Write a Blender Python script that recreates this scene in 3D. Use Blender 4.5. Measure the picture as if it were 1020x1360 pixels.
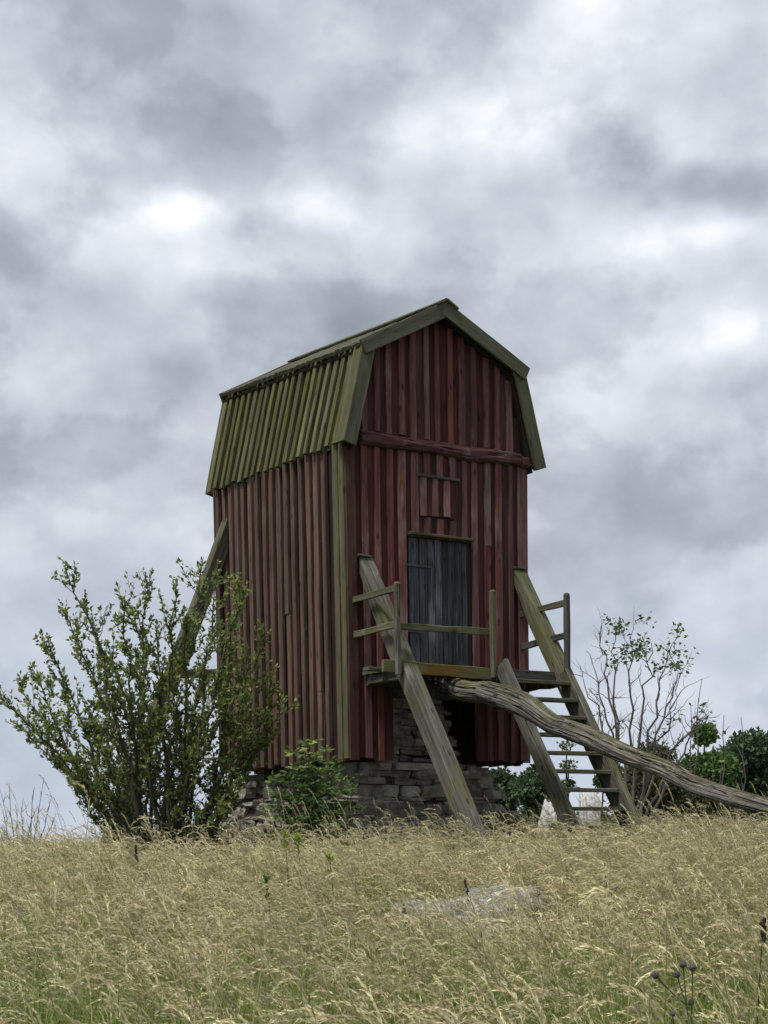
import bpy, math, random
import numpy as np
from mathutils import Vector, Matrix, Euler, noise as mnoise
R_ = math.radians
scene = bpy.context.scene
for o in list(bpy.data.objects):
    bpy.data.objects.remove(o)
COL = scene.collection

# ------------------------------------------------------------------ camera
EYE = 1.6
FPX = 2300.0                      # focal length in pixels of the 1020 x 1360 photograph
cam_d = bpy.data.cameras.new('camera')
cam = bpy.data.objects.new('camera', cam_d)
COL.objects.link(cam)
cam.location = (0, 0, EYE)
cam.rotation_euler = (R_(90), 0, 0)
cam_d.sensor_fit = 'VERTICAL'
cam_d.sensor_height = 36
cam_d.lens = FPX / 1360 * 36
cam_d.shift_y = (1100 - 680) / 1360
cam_d.clip_start = 0.1
cam_d.clip_end = 3000
scene.camera = cam
scene.render.resolution_x = 768
scene.render.resolution_y = 1024

# ------------------------------------------------------------------ node helper
class NT:
    def __init__(s, tree):
        s.t = tree; s.n = tree.nodes; s.l = tree.links
    def node(s, kind, props=None, **ins):
        n = s.n.new(kind)
        for k, v in (props or {}).items(): setattr(n, k, v)
        for k, v in ins.items():
            key = int(k[1:]) if k[0] == 'i' and k[1:].isdigit() else k.replace('_', ' ')
            s.put(n.inputs[key], v)
        return n
    def put(s, sock, v):
        if isinstance(v, bpy.types.NodeSocket): s.l.new(v, sock)
        elif isinstance(v, bpy.types.Node): s.l.new(v.outputs[0], sock)
        else:
            if sock.type == 'RGBA' and len(v) == 3: v = (*v, 1)
            sock.default_value = v
    def math(s, op, a, b=0.0, c=0.0, clamp=False):
        n = s.n.new('ShaderNodeMath'); n.operation = op; n.use_clamp = clamp
        s.put(n.inputs[0], a); s.put(n.inputs[1], b); s.put(n.inputs[2], c)
        return n.outputs[0]
    def vmath(s, op, a, b=(0, 0, 0)):
        n = s.n.new('ShaderNodeVectorMath'); n.operation = op
        s.put(n.inputs[0], a)
        if op == 'SCALE': s.put(n.inputs['Scale'], b)
        else: s.put(n.inputs[1], b)
        return n.outputs['Value'] if op in ('LENGTH', 'DOT_PRODUCT', 'DISTANCE') else n.outputs[0]
    def noise(s, vec, scale, detail=4, rough=0.55, dist=0.0):
        n = s.n.new('ShaderNodeTexNoise')
        s.put(n.inputs['Vector'], vec); n.inputs['Scale'].default_value = scale
        n.inputs['Detail'].default_value = detail; n.inputs['Roughness'].default_value = rough
        n.inputs['Distortion'].default_value = dist
        return n.outputs['Fac']
    def ramp(s, fac, stops, interp='LINEAR'):
        n = s.n.new('ShaderNodeValToRGB'); s.put(n.inputs[0], fac)
        cr = n.color_ramp; cr.interpolation = interp
        while len(cr.elements) < len(stops): cr.elements.new(0.5)
        for e, (p, c) in zip(cr.elements, stops):
            e.position = p
            e.color = (c, c, c, 1) if isinstance(c, (int, float)) else (*c, 1)
        return n.outputs[0]
    def mix(s, f, a, b, mode='MIX'):
        n = s.n.new('ShaderNodeMix'); n.data_type = 'RGBA'; n.blend_type = mode
        s.put(n.inputs[0], f); s.put(n.inputs[6], a); s.put(n.inputs[7], b)
        return n.outputs[2]
    def mapr(s, v, a, b, c=0.0, d=1.0):
        n = s.n.new('ShaderNodeMapRange'); n.clamp = True
        s.put(n.inputs[0], v)
        for i, q in enumerate((a, b, c, d)): n.inputs[i + 1].default_value = q
        return n.outputs[0]

# ------------------------------------------------------------------ overcast sky
SUN_EL, SUN_AZ = R_(64), R_(228)      # azimuth clockwise from +Y (the view direction)
world = bpy.data.worlds.new('World'); scene.world = world; world.use_nodes = True
wt = NT(world.node_tree); wt.n.clear()
tc = wt.node('ShaderNodeTexCoord').outputs['Generated']
sky = wt.node('ShaderNodeTexSky', {'sky_type': 'NISHITA', 'sun_disc': False, 'sun_elevation': SUN_EL,
                                   'sun_rotation': SUN_AZ, 'dust_density': 2.0})
blue = wt.vmath('SCALE', sky.outputs[0], 0.05)
d0 = tc
# cloud sheet: directions squeezed vertically, warped, several octaves
ZS = 1.35
sq = wt.vmath('MULTIPLY', d0, (1.0, 1.0, ZS))
w1 = wt.node('ShaderNodeTexNoise', Vector=sq, Scale=9.0, Detail=5.0, Roughness=0.55).outputs['Color']
warp = wt.vmath('ADD', sq, wt.vmath('SCALE', wt.vmath('SUBTRACT', w1, (0.5, 0.5, 0.5)), 0.085))
off = wt.vmath('ADD', sq, (3.7, 1.2, 5.1))
n_mid = wt.noise(off, 8.5, 3, 0.5)
n_fin = wt.noise(off, 23.0, 6, 0.53)
n_low = wt.noise(wt.vmath('ADD', off, (1.3, 4.4, 0.6)), 9.5, 8, 0.54)          # lower, darker scud with firmer edges
val = wt.math('MULTIPLY_ADD', wt.math('SUBTRACT', n_mid, 0.5), 0.52, 0.50)
val = wt.math('MULTIPLY_ADD', wt.math('SUBTRACT', n_fin, 0.5), 0.42, val)
val = wt.math('MULTIPLY_ADD', wt.mapr(n_low, 0.50, 0.57), -0.11, val)
def cloud_blob(px, py, wx, wy, amp):
    """thin or thick place of the cloud sheet, seen in this direction"""
    global val
    v = Vector(((px - 510) / FPX, 1.0, (1100 - py) / FPX)).normalized()
    q = wt.vmath('MULTIPLY', wt.vmath('SUBTRACT', warp, (v.x, v.y, v.z * ZS)), (FPX / wx, 6.0, FPX / wy / ZS))
    g = wt.math('POWER', 2.718, wt.math('MULTIPLY', wt.vmath('DOT_PRODUCT', q, q), -1.0))
    val = wt.math('MULTIPLY_ADD', g, amp, val)
for b in [(800, 15, 100, 65, .28), (755, 125, 90, 40, .16), (640, 165, 90, 45, .25), (430, 275, 110, 35, .27), (235, 290, 90, 32, .33), (120, 335, 70, 30, .15),
          (75, 200, 110, 55, .17), (255, 370, 80, 30, .15), (930, 205, 60, 30, .2), (905, 330, 110, 32, .2), (970, 468, 90, 36, .22), (110, 690, 80, 50, .10),
          (45, 370, 85, 50, -.22), (220, 495, 130, 60, -.17), (450, 418, 100, 36, -.15), (945, 255, 110, 38, -.15), (800, 205, 70, 45, -.12), (480, 130, 80, 36, -.13),
          (310, 130, 170, 50, -.08), (70, 40, 190, 60, -.10), (880, 655, 150, 60, -.15), (590, 330, 120, 40, -.06)]:
    cloud_blob(*b)
# lower sky a little bluer and evener towards the skyline
sepz = wt.node('ShaderNodeSeparateXYZ', Vector=d0).outputs[2]
low = wt.mapr(sepz, 0.03, 0.20, 1.0, 0.0)
ccol = wt.ramp(val, [(0.08, (0.090, 0.100, 0.119)), (0.30, (0.143, 0.157, 0.180)), (0.48, (0.208, 0.223, 0.249)),
                     (0.66, (0.288, 0.302, 0.324)), (0.86, (0.405, 0.412, 0.422))])
ccol = wt.mix(wt.math('MULTIPLY', low, 0.45), ccol, (0.176, 0.205, 0.256))
cover = wt.mapr(val, 0.9, 0.3, 0.93, 0.99)
bg = wt.node('ShaderNodeBackground', Color=wt.mix(cover, blue, ccol), Strength=1.0)
wo = wt.node('ShaderNodeOutputWorld'); wt.l.new(bg.outputs[0], wo.inputs[0])

sun_d = bpy.data.lights.new('sun', 'SUN'); sun_d.energy = 1.5; sun_d.angle = R_(14); sun_d.color = (1.0, 0.955, 0.87)
sun = bpy.data.objects.new('sun', sun_d); COL.objects.link(sun)
sv = Vector((math.sin(SUN_AZ) * math.cos(SUN_EL), math.cos(SUN_AZ) * math.cos(SUN_EL), math.sin(SUN_EL)))
sun.rotation_euler = sv.to_track_quat('Z', 'Y').to_euler(); sun.location = sv * 60
vs = scene.view_settings
vs.view_transform = 'Standard'; vs.look = 'None'; vs.gamma = 1; vs.exposure = 1.5; vs.use_curve_mapping = False

# ------------------------------------------------------------------ object helpers
def tag(o, label=None, cat=None, group=None, kind=None):
    for k, v in (('label', label), ('category', cat), ('group', group), ('kind', kind)):
        if v: o[k] = v
    return o
def empty(name, loc, rot=None):
    o = bpy.data.objects.new(name, None); COL.objects.link(o); o.location = loc
    o.empty_display_size = 0.2
    if rot is not None: o.rotation_euler = rot
    return o
class MB:
    """collects faces with uv (u across, v along the grain) and builds ONE mesh object"""
    def __init__(s): s.v = []; s.f = []; s.uv = []; s.mi = []
    def face(s, idx, uv, m=0): s.f.append(tuple(idx)); s.uv.extend(uv); s.mi.append(m)
    def sweep(s, pts, profs, a, b, cap=True, rng=random):
        """rings: pts[i] + x*a + y*b for (x,y) in profs[i]"""
        n = len(profs[0]); base = len(s.v); uo, vo = rng.uniform(0, 40), rng.uniform(0, 40)
        per = [0]
        for k in range(n):
            p, q = profs[0][k], profs[0][(k + 1) % n]; per.append(per[-1] + math.hypot(q[0] - p[0], q[1] - p[1]))
        L = 0
        Ls = []
        for i, p in enumerate(pts):
            if i: L += (Vector(pts[i]) - Vector(pts[i - 1])).length
            Ls.append(L)
            A = a[i] if isinstance(a, list) else a; B = b[i] if isinstance(b, list) else b
            for x, y in profs[i]: s.v.append(Vector(p) + A * x + B * y)
        for i in range(len(pts) - 1):
            for k in range(n):
                k2 = (k + 1) % n
                s.face((base + i * n + k, base + i * n + k2, base + (i + 1) * n + k2, base + (i + 1) * n + k),
                       ((uo + per[k], vo + Ls[i]), (uo + per[k + 1], vo + Ls[i]), (uo + per[k + 1], vo + Ls[i + 1]), (uo + per[k], vo + Ls[i + 1])))
        if cap:
            s.face([base + k for k in range(n)][::-1], [(uo + x, vo + y) for x, y in profs[0]][::-1])
            e = base + (len(pts) - 1) * n
            s.face([e + k for k in range(n)], [(uo + x, vo + y) for x, y in profs[-1]])
    def plank(s, a, b, wd, nd, w, t, seg=3, jit=0.004, ch=0.006, rng=random, taper=1.0, warp=0.0, skew=0.0):
        a, b, wd, nd = Vector(a), Vector(b), Vector(wd).normalized(), Vector(nd).normalized()
        pts, pr = [], []
        ax = (b - a).normalized()
        ph = rng.uniform(0, 6)
        for i in range(seg + 1):
            u = i / seg; ww = w * (1 + (taper - 1) * u) / 2
            j = lambda: rng.uniform(-jit, jit)
            l, r = -ww + j(), ww + j(); tt = t + j() * 0.7; c = min(ch, ww * .4, t * .4)
            o = warp * math.sin(ph + u * 4)
            pts.append(a.lerp(b, u))
            pr.append([(l, o), (r, o), (r, tt - c + o), (r - c, tt + o), (l + c, tt + o), (l, tt - c + o)])
        s.sweep(pts, pr, wd, nd, rng=rng)
        if skew:
            n = 6
            for k in range(n):
                s.v[-n + k] += ax * skew * (1 if pr[-1][k][0] > 0 else -1)
    def beam(s, a, b, w, h, up=(0, 0, 1), seg=4, jit=0.006, ch=0.015, rng=random):
        a, b = Vector(a), Vector(b); ax = (b - a).normalized()
        x = ax.cross(Vector(up)).normalized(); y = x.cross(ax).normalized()
        pts, pr = [], []
        for i in range(seg + 1):
            j = lambda: rng.uniform(-jit, jit)
            W, H, c = w / 2 + j(), h / 2 + j(), ch
            pts.append(a.lerp(b, i / seg) + x * j() + y * j())
            pr.append([(-W, -H + c), (-W + c, -H), (W - c, -H), (W, -H + c), (W, H - c), (W - c, H), (-W + c, H), (-W, H - c)])
        s.sweep(pts, pr, x, y, rng=rng)
    def tube(s, pts, rad, n=6, rng=random):
        P = [Vector(p) for p in pts]
        A, B = [], []
        ref = Vector((0.31, 0.57, 0.2))
        for i in range(len(P)):
            t = (P[min(i + 1, len(P) - 1)] - P[max(i - 1, 0)])
            t = t.normalized() if t.length > 1e-6 else Vector((0, 0, 1))
            x = t.cross(ref)
            x = x.normalized() if x.length > 1e-4 else t.orthogonal().normalized()
            A.append(x); B.append(t.cross(x))
        pr = [[(math.cos(2 * math.pi * k / n) * r, math.sin(2 * math.pi * k / n) * r) for k in range(n)] for r in rad]
        s.sweep(P, pr, A, B, rng=rng)
    def xf(s, fn): s.v = [fn(Vector(p)) for p in s.v]; return s
    def build(s, name, mat, parent=None, smooth=False):
        if parent is not None and parent.name == 'roof': s.xf(roof_shear)
        me = bpy.data.meshes.new(name)
        me.from_pydata([tuple(p) for p in s.v], [], s.f)
        uvl = me.uv_layers.new(name='UVMap')
        uvl.data.foreach_set('uv', np.array(s.uv, dtype=np.float32).ravel())
        for m in (mat if isinstance(mat, (list, tuple)) else [mat]): me.materials.append(m)
        if any(s.mi): me.polygons.foreach_set('material_index', s.mi)
        if smooth: me.polygons.foreach_set('use_smooth', [True] * len(s.f))
        me.update()
        o = bpy.data.objects.new(name, me); COL.objects.link(o)
        if parent: o.parent = parent
        return o
def fast_mesh(name, V, quads, mats, mi=None, smooth=False, attr=None):
    """V (n,3), quads (m,4) numpy"""
    me = bpy.data.meshes.new(name)
    V = np.asarray(V, np.float32); Q = np.asarray(quads, np.int32)
    me.vertices.add(len(V)); me.vertices.foreach_set('co', V.ravel())
    k = Q.shape[1]
    me.loops.add(Q.size); me.loops.foreach_set('vertex_index', Q.ravel())
    me.polygons.add(len(Q)); me.polygons.foreach_set('loop_start', np.arange(len(Q), dtype=np.int32) * k)
    me.polygons.foreach_set('loop_total', np.full(len(Q), k, np.int32))
    for m in mats: me.materials.append(m)
    if mi is not None: me.polygons.foreach_set('material_index', np.asarray(mi, np.int32))
    if smooth: me.polygons.foreach_set('use_smooth', [True] * len(Q))
    if attr is not None:
        a = me.attributes.new('tint', 'FLOAT', 'POINT'); a.data.foreach_set('value', np.asarray(attr, np.float32))
    me.update(calc_edges=True); me.validate()
    return me
def at(px, py, depth):
    """the place seen at a photograph pixel, so many metres away"""
    return Vector(((px - 510) / FPX * depth, depth, EYE + (1100 - py) / FPX * depth))

# ------------------------------------------------------------------ materials
def new_mat(name):
    m = bpy.data.materials.new(name); m.use_nodes = True
    t = NT(m.node_tree); t.n.clear()
    return m, t
def finish(t, color, rough=0.85, bump=None, bstr=0.4, bdist=0.01, spec=0.25, transl=0.0):
    p = t.node('ShaderNodeBsdfPrincipled')
    t.put(p.inputs['Base Color'], color); t.put(p.inputs['Roughness'], rough)
    p.inputs['Specular IOR Level'].default_value = spec
    if bump is not None:
        b = t.node('ShaderNodeBump', Height=bump); b.inputs['Strength'].default_value = bstr; b.inputs['Distance'].default_value = bdist
        t.l.new(b.outputs[0], p.inputs['Normal'])
    sh = p.outputs[0]
    if transl:
        tr = t.node('ShaderNodeBsdfTranslucent'); t.put(tr.inputs[0], color)
        mx = t.node('ShaderNodeMixShader'); mx.inputs[0].default_value = transl
        t.l.new(sh, mx.inputs[1]); t.l.new(tr.outputs[0], mx.inputs[2]); sh = mx.outputs[0]
    o = t.node('ShaderNodeOutputMaterial'); t.l.new(sh, o.inputs[0])
def wood(name, c1, c2, bare=None, bare_amt=0.4, algae=None, alg_amt=0.0, alg_low=None, lichen=None, lich_amt=0.0, crack=0.5, var=0.35, spec=0.2):
    """weathered board: tones c1..c2 in streaks along the grain, worn bare patches, green algae film, checks"""
    m, t = new_mat(name)
    uv = t.node('ShaderNodeUVMap').outputs[0]
    tcn = t.node('ShaderNodeTexCoord'); ob = tcn.outputs['Object']
    rnd = t.node('ShaderNodeObjectInfo').outputs['Random']
    fine = t.noise(t.vmath('MULTIPLY', uv, (75, 2.2, 1)), 1.0, 5, 0.65)
    med = t.noise(t.vmath('MULTIPLY', uv, (16, 0.9, 1)), 1.0, 5, 0.6, 0.4)
    patch = t.noise(t.vmath('ADD', t.vmath('MULTIPLY', ob, (2.2, 2.2, 0.8)), t.vmath('SCALE', (7., 3., 5.), rnd)), 1.0, 4, 0.65)
    mixv = t.math('ADD', t.math('MULTIPLY', med, 0.75), t.math('MULTIPLY', fine, 0.25))
    col = t.mix(t.mapr(mixv, 0.38, 0.62), tuple(.8 * x for x in c1), tuple(1.12 * x for x in c2))
    if bare:
        bf = t.math('ADD', t.math('MULTIPLY', patch, 0.7), t.math('MULTIPLY', fine, 0.3))
        col = t.mix(t.mapr(bf, 0.66 - 0.3 * bare_amt, 0.80 - 0.3 * bare_amt), col, bare)
    if algae:
        af = t.noise(t.vmath('ADD', t.vmath('MULTIPLY', ob, (1.6, 1.6, 1.0)), (4., 9., 2.)), 1.3, 6, 0.65)
        af = t.math('ADD', t.math('MULTIPLY', af, 0.8), t.math('MULTIPLY', fine, 0.2))
        am = t.mapr(af, 0.62 - 0.34 * alg_amt, 0.82 - 0.34 * alg_amt)
        col = t.mix(am, col, algae)
    if lichen:
        lf = t.noise(ob, 9.0, 6, 0.7)
        lb = t.mapr(t.math('ABSOLUTE', t.math('SUBTRACT', t.node('ShaderNodeSeparateXYZ', Vector=ob).outputs[0], .85)), .15, .80, .655, .28)      # one colony in the middle of the beam
        lm = t.mapr(t.math('ADD', t.math('MULTIPLY', lf, 0.5), t.math('MULTIPLY', lb, 0.5)), 0.60 - 0.2 * lich_amt, 0.68 - 0.2 * lich_amt)
        col = t.mix(lm, col, lichen)
    # knots and drying checks
    ck = t.math('ABSOLUTE', t.math('SUBTRACT', t.noise(t.vmath('MULTIPLY', uv, (24, 0.55, 1)), 1.0, 2, 0.5, 0.3), 0.5))
    ckm = t.math('MULTIPLY', t.mapr(ck, 0.016, 0.004, 0.0, crack), t.mapr(med, .42, .52))
    col = t.mix(ckm, col, tuple(0.25 * x for x in c1))
    kn = t.node('ShaderNodeTexVoronoi', Vector=t.vmath('MULTIPLY', uv, (7.5, 2.6, 1)), Scale=1.0).outputs['Distance']
    col = t.mix(t.mapr(kn, 0.17, 0.09, 0.0, 0.75), col, tuple(0.35 * x for x in c1))
    hs = t.node('ShaderNodeHueSaturation', Color=col)
    t.put(hs.inputs['Value'], t.mapr(rnd, 0, 1, 1 - var, 1 + var))
    t.put(hs.inputs['Saturation'], t.mapr(t.math('FRACT', t.math('MULTIPLY', rnd, 7.3)), 0, 1, 0.78, 1.12))
    h = t.math('SUBTRACT', t.math('ADD', t.math('MULTIPLY', fine, 0.5), t.math('MULTIPLY', med, 0.6)), t.math('MULTIPLY', ckm, 1.2))
    finish(t, hs.outputs[0], 0.9, h, 0.8, 0.012, spec)
    return m
M = {}
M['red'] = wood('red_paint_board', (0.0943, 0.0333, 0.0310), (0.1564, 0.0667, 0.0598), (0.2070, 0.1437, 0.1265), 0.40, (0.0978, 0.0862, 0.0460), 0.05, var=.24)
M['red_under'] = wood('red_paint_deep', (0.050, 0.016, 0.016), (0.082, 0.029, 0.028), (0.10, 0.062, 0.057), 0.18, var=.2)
M['red_worn'] = wood('red_paint_worn', (0.1086, 0.0448, 0.0413), (0.1829, 0.0897, 0.0802), (0.2419, 0.1770, 0.1593), 0.55, var=.22)
M['red_alg'] = wood('red_paint_with_algae', (0.0770, 0.0275, 0.0264), (0.1232, 0.0506, 0.0473), (0.1430, 0.0957, 0.0858), 0.25, (0.0935, 0.0913, 0.0374), 0.42)
M['side'] = wood('brown_side_board', (0.078, 0.042, 0.034), (0.134, 0.081, 0.064), (0.16, 0.122, 0.096), 0.34, (0.10, 0.09, 0.048), 0.22, var=.2)
M['side_under'] = wood('brown_side_gap_shade', (0.030, 0.012, 0.012), (0.048, 0.022, 0.020), (0.055, 0.04, 0.032), 0.2)  # recessed side boards: shade of the gaps put into a darker colour
M['corner'] = wood('green_corner_board', (0.080, 0.072, 0.043), (0.138, 0.126, 0.074), (0.15, 0.135, 0.10), 0.3, (0.122, 0.120, 0.046), 0.45, var=.12)
M['roof'] = wood('mossy_roof_board', (0.0594, 0.0583, 0.0264), (0.1188, 0.1166, 0.0506), (0.1375, 0.1298, 0.0935), 0.42, (0.0968, 0.1012, 0.0330), 0.42, var=.3)
M['roof_under'] = wood('roof_board_gap_shade', (0.018, 0.018, 0.012), (0.035, 0.035, 0.02), None, 0, (0.035, 0.04, 0.016), 0.3)  # recessed roof boards, gap shadow painted in as a near-black tone
M['verge'] = wood('grey_green_verge', (0.066, 0.069, 0.047), (0.112, 0.115, 0.080), (0.13, 0.13, 0.11), 0.35, (0.080, 0.085, 0.033), 0.35, var=.12)
M['grey'] = wood('grey_weathered_timber', (0.054, 0.051, 0.041), (0.122, 0.117, 0.098), (0.185, 0.182, 0.165), 0.42, (0.085, 0.088, 0.028), 0.40, var=.15, crack=.9)
M['green'] = wood('green_weathered_timber', (0.062, 0.062, 0.038), (0.118, 0.116, 0.074), (0.16, 0.157, 0.13), 0.35, (0.088, 0.094, 0.027), 0.42, var=.12, crack=.8)
M['lichen'] = wood('lichen_covered_beam', (0.085, 0.084, 0.045), (0.14, 0.135, 0.068), (0.16, 0.155, 0.125), 0.2, (0.11, 0.115, 0.04), 0.45, None, (0.135, 0.085, 0.024), 0.55, var=.05)
M['dark'] = wood('dark_timber', (0.045, 0.046, 0.042), (0.085, 0.086, 0.078), (0.11, 0.11, 0.10), 0.2, (0.07, 0.078, 0.036), 0.3, var=.1)  # darker grey-green timber tone
M['door'] = wood('blue_grey_door_plank', (0.0264, 0.0286, 0.0341), (0.0704, 0.0748, 0.0858), (0.1375, 0.1452, 0.1595), 0.45, crack=.9, var=.4)
M['beam'] = wood('red_hewn_beam', (0.045, 0.019, 0.019), (0.105, 0.054, 0.050), (0.17, 0.135, 0.125), 0.5, crack=.95, var=.05)
m, t = new_mat('dark_iron'); finish(t, (0.045, 0.042, 0.045), 0.6, spec=.4); M['iron'] = m
m, t = new_mat('dark_gap_backing'); finish(t, (0.035, 0.028, 0.025), 0.95); M['inside'] = m  # near-black backing: dark of gaps and interior put into the colour

# old log: grey fibres, black splits, moss on the top side
m, t = new_mat('weathered_log')
uv = t.node('ShaderNodeUVMap').outputs[0]
fib = t.noise(t.vmath('MULTIPLY', uv, (60, 3.0, 1)), 1.0, 6, 0.65, 0.3)
med = t.noise(t.vmath('MULTIPLY', uv, (11, 0.9, 1)), 1.0, 5, 0.6, 0.8)
col = t.mix(t.mapr(t.math('ADD', t.math('MULTIPLY', fib, .5), t.math('MULTIPLY', med, .5)), .36, .62), (0.068, 0.063, 0.056), (0.275, 0.265, 0.243))
ca = t.math('ABSOLUTE', t.math('SUBTRACT', t.noise(t.vmath('MULTIPLY', uv, (9, .42, 1)), 1.0, 3, 0.55, 0.5), 0.5))
cb = t.math('ABSOLUTE', t.math('SUBTRACT', t.noise(t.vmath('MULTIPLY', uv, (26, 1.1, 1)), 1.0, 2, 0.5, 0.6), 0.5))
crk = t.math('MAXIMUM', t.mapr(ca, .030, .008), t.math('MULTIPLY', t.mapr(cb, .022, .006), .8))
col = t.mix(t.math('MULTIPLY', crk, .9), col, (0.018, 0.016, 0.014))
nz = t.node('ShaderNodeSeparateXYZ', Vector=t.node('ShaderNodeTexCoord').outputs['Normal']).outputs[2]
mo = t.noise(t.node('ShaderNodeTexCoord').outputs['Object'], 7.0, 6, .7)
mm = t.mapr(t.math('ADD', t.math('MULTIPLY', nz, .55), mo), .75, .92)
mcol = t.mix(fib, (0.065, 0.06, 0.03), (0.17, 0.155, 0.07))
col = t.mix(t.math('MULTIPLY', mm, .85), col, mcol)
finish(t, col, .92, t.math('SUBTRACT', t.math('ADD', fib, med), t.math('MULTIPLY', crk, 1.5)), 1.0, .03, .15)
M['log'] = m

# stone
def stone_mat(name, c1, c2, lich, la):
    m, t = new_mat(name)
    ob = t.node('ShaderNodeTexCoord').outputs['Object']; rnd = t.node('ShaderNodeObjectInfo').outputs['Random']
    g = t.node('ShaderNodeNewGeometry').outputs['Random Per Island']
    n1 = t.noise(ob, 6, 8, .65); n2 = t.noise(ob, 40, 5, .7)
    col = t.mix(t.mapr(n1, .35, .68), c1, c2)
    l = t.mapr(t.math('ADD', t.math('MULTIPLY', t.noise(ob, 13, 7, .7), .7), t.math('MULTIPLY', n2, .3)), .62 - .2 * la, .70 - .2 * la)
    col = t.mix(l, col, lich)
    hs = t.node('ShaderNodeHueSaturation', Color=col)
    t.put(hs.inputs['Value'], t.mapr(t.math('FRACT', t.math('ADD', rnd, g)), 0, 1, .62, 1.35))
    t.put(hs.inputs['Hue'], t.mapr(t.math('FRACT', t.math('MULTIPLY', t.math('ADD', rnd, g), 5.7)), 0, 1, .475, .52))
    finish(t, hs.outputs[0], .93, t.math('ADD', n1, t.math('MULTIPLY', n2, .5)), .8, .03, .2)
    return m
M['stone'] = stone_mat('limestone_slab', (0.1155, 0.1056, 0.0924), (0.2915, 0.2662, 0.2332), (0.3960, 0.3740, 0.3190), .30)
M['boulder'] = stone_mat('lichened_boulder', (0.11, 0.113, 0.112), (0.30, 0.305, 0.30), (0.46, 0.455, 0.41), .5)

def leaf_mat(name, c1, c2, c3=None, transl=.3, spec=.3, rough=.6):
    m, t = new_mat(name)
    a = t.node('ShaderNodeAttribute', {'attribute_name': 'tint'}).outputs['Fac']
    col = t.ramp(a, [(0.0, c1), (0.75, c2), (1.0, c3 or c2)])
    finish(t, col, rough, spec=spec, transl=transl)
    return m
M['leaf'] = leaf_mat('shrub_leaf', (0.0600, 0.0960, 0.0300), (0.1740, 0.2280, 0.0660), (0.3480, 0.3840, 0.1080), transl=.45)
M['elder'] = leaf_mat('elder_leaf', (0.0495, 0.1012, 0.0330), (0.1375, 0.2255, 0.0660), (0.3080, 0.3850, 0.0990), transl=.4)
M['oak'] = leaf_mat('oak_leaf', (0.0299, 0.0598, 0.0299), (0.0690, 0.1150, 0.0517), (0.1035, 0.1610, 0.0633))
M['pale_leaf'] = leaf_mat('pale_tree_leaf', (0.05, 0.085, 0.03), (0.11, 0.16, 0.055), (0.18, 0.20, 0.08))
M['olive_leaf'] = leaf_mat('olive_scrub_leaf', (0.040, 0.052, 0.024), (0.095, 0.105, 0.045), (0.15, 0.14, 0.07))
M['spurge'] = leaf_mat('yellow_green_bract', (0.12, 0.19, 0.04), (0.30, 0.38, 0.06), (0.48, 0.50, 0.06))
m, t = new_mat('dark_bark'); n = t.noise(t.vmath('MULTIPLY', t.node('ShaderNodeTexCoord').outputs['Object'], (8, 8, 3)), 3, 5, .6)
finish(t, t.mix(t.mapr(n, .35, .65), (0.035, 0.03, 0.024), (0.095, 0.082, 0.065)), .9, n, .5, .01); M['bark'] = m
m, t = new_mat('grey_bark'); n = t.noise(t.vmath('MULTIPLY', t.node('ShaderNodeTexCoord').outputs['Object'], (8, 8, 3)), 3, 5, .6)
finish(t, t.mix(t.mapr(n, .35, .65), (0.06, 0.052, 0.047), (0.145, 0.13, 0.118)), .9, n, .5, .01); M['grey_bark'] = m

# ------------------------------------------------------------------ ground
def sstep(a, b, x):
    u = min(1, max(0, (x - a) / (b - a))); return u * u * (3 - 2 * u)
def gz(x, y):
    near = sstep(2, 20, y) * 0.80
    side = 0.030 * max(-9, min(9, x)) * sstep(6, 18, y) * (1 - sstep(28, 60, y))
    far = -1.1 * sstep(29, 60, y) - .03 * max(0, y - 45)
    und = 0.05 * mnoise.noise(Vector((x * .35, y * .35, 0))) + 0.10 * mnoise.noise(Vector((x * .09 + 7, y * .09, 0)))
    return near + side + far + und
xs = sorted(set([round(v, 2) for v in list(np.linspace(-14, 14, 85)) + list(np.sign(np.linspace(-1, 1, 41)) * (np.abs(np.linspace(-1, 1, 41)) ** 3) * 900)]))
ys = sorted(set([round(v, 2) for v in list(np.linspace(-6, 34, 101)) + list(34 + np.linspace(0, 1, 30) ** 3 * 1400) + list(-6 - np.linspace(0, 1, 16) ** 3 * 300)]))
V = [(x, y, gz(x, y)) for y in ys for x in xs]
nx = len(xs)
Q = [(j * nx + i, j * nx + i + 1, (j + 1) * nx + i + 1, (j + 1) * nx + i) for j in range(len(ys) - 1) for i in range(nx - 1)]
m, t = new_mat('meadow_soil')
ob = t.node('ShaderNodeTexCoord').outputs['Object']
n1 = t.noise(ob, 0.8, 6, .6); n2 = t.noise(ob, 22, 6, .7)
col = t.mix(t.mapr(n1, .4, .6), (0.085, 0.085, 0.040), (0.15, 0.135, 0.072))
col = t.mix(t.mapr(n2, .45, .65), col, (0.075, 0.105, 0.035))
finish(t, col, .95, n2, .8, .05, .1)
g = bpy.data.objects.new('ground', fast_mesh('ground', V, Q, [m], smooth=True)); COL.objects.link(g)
tag(g, kind='structure')

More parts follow.
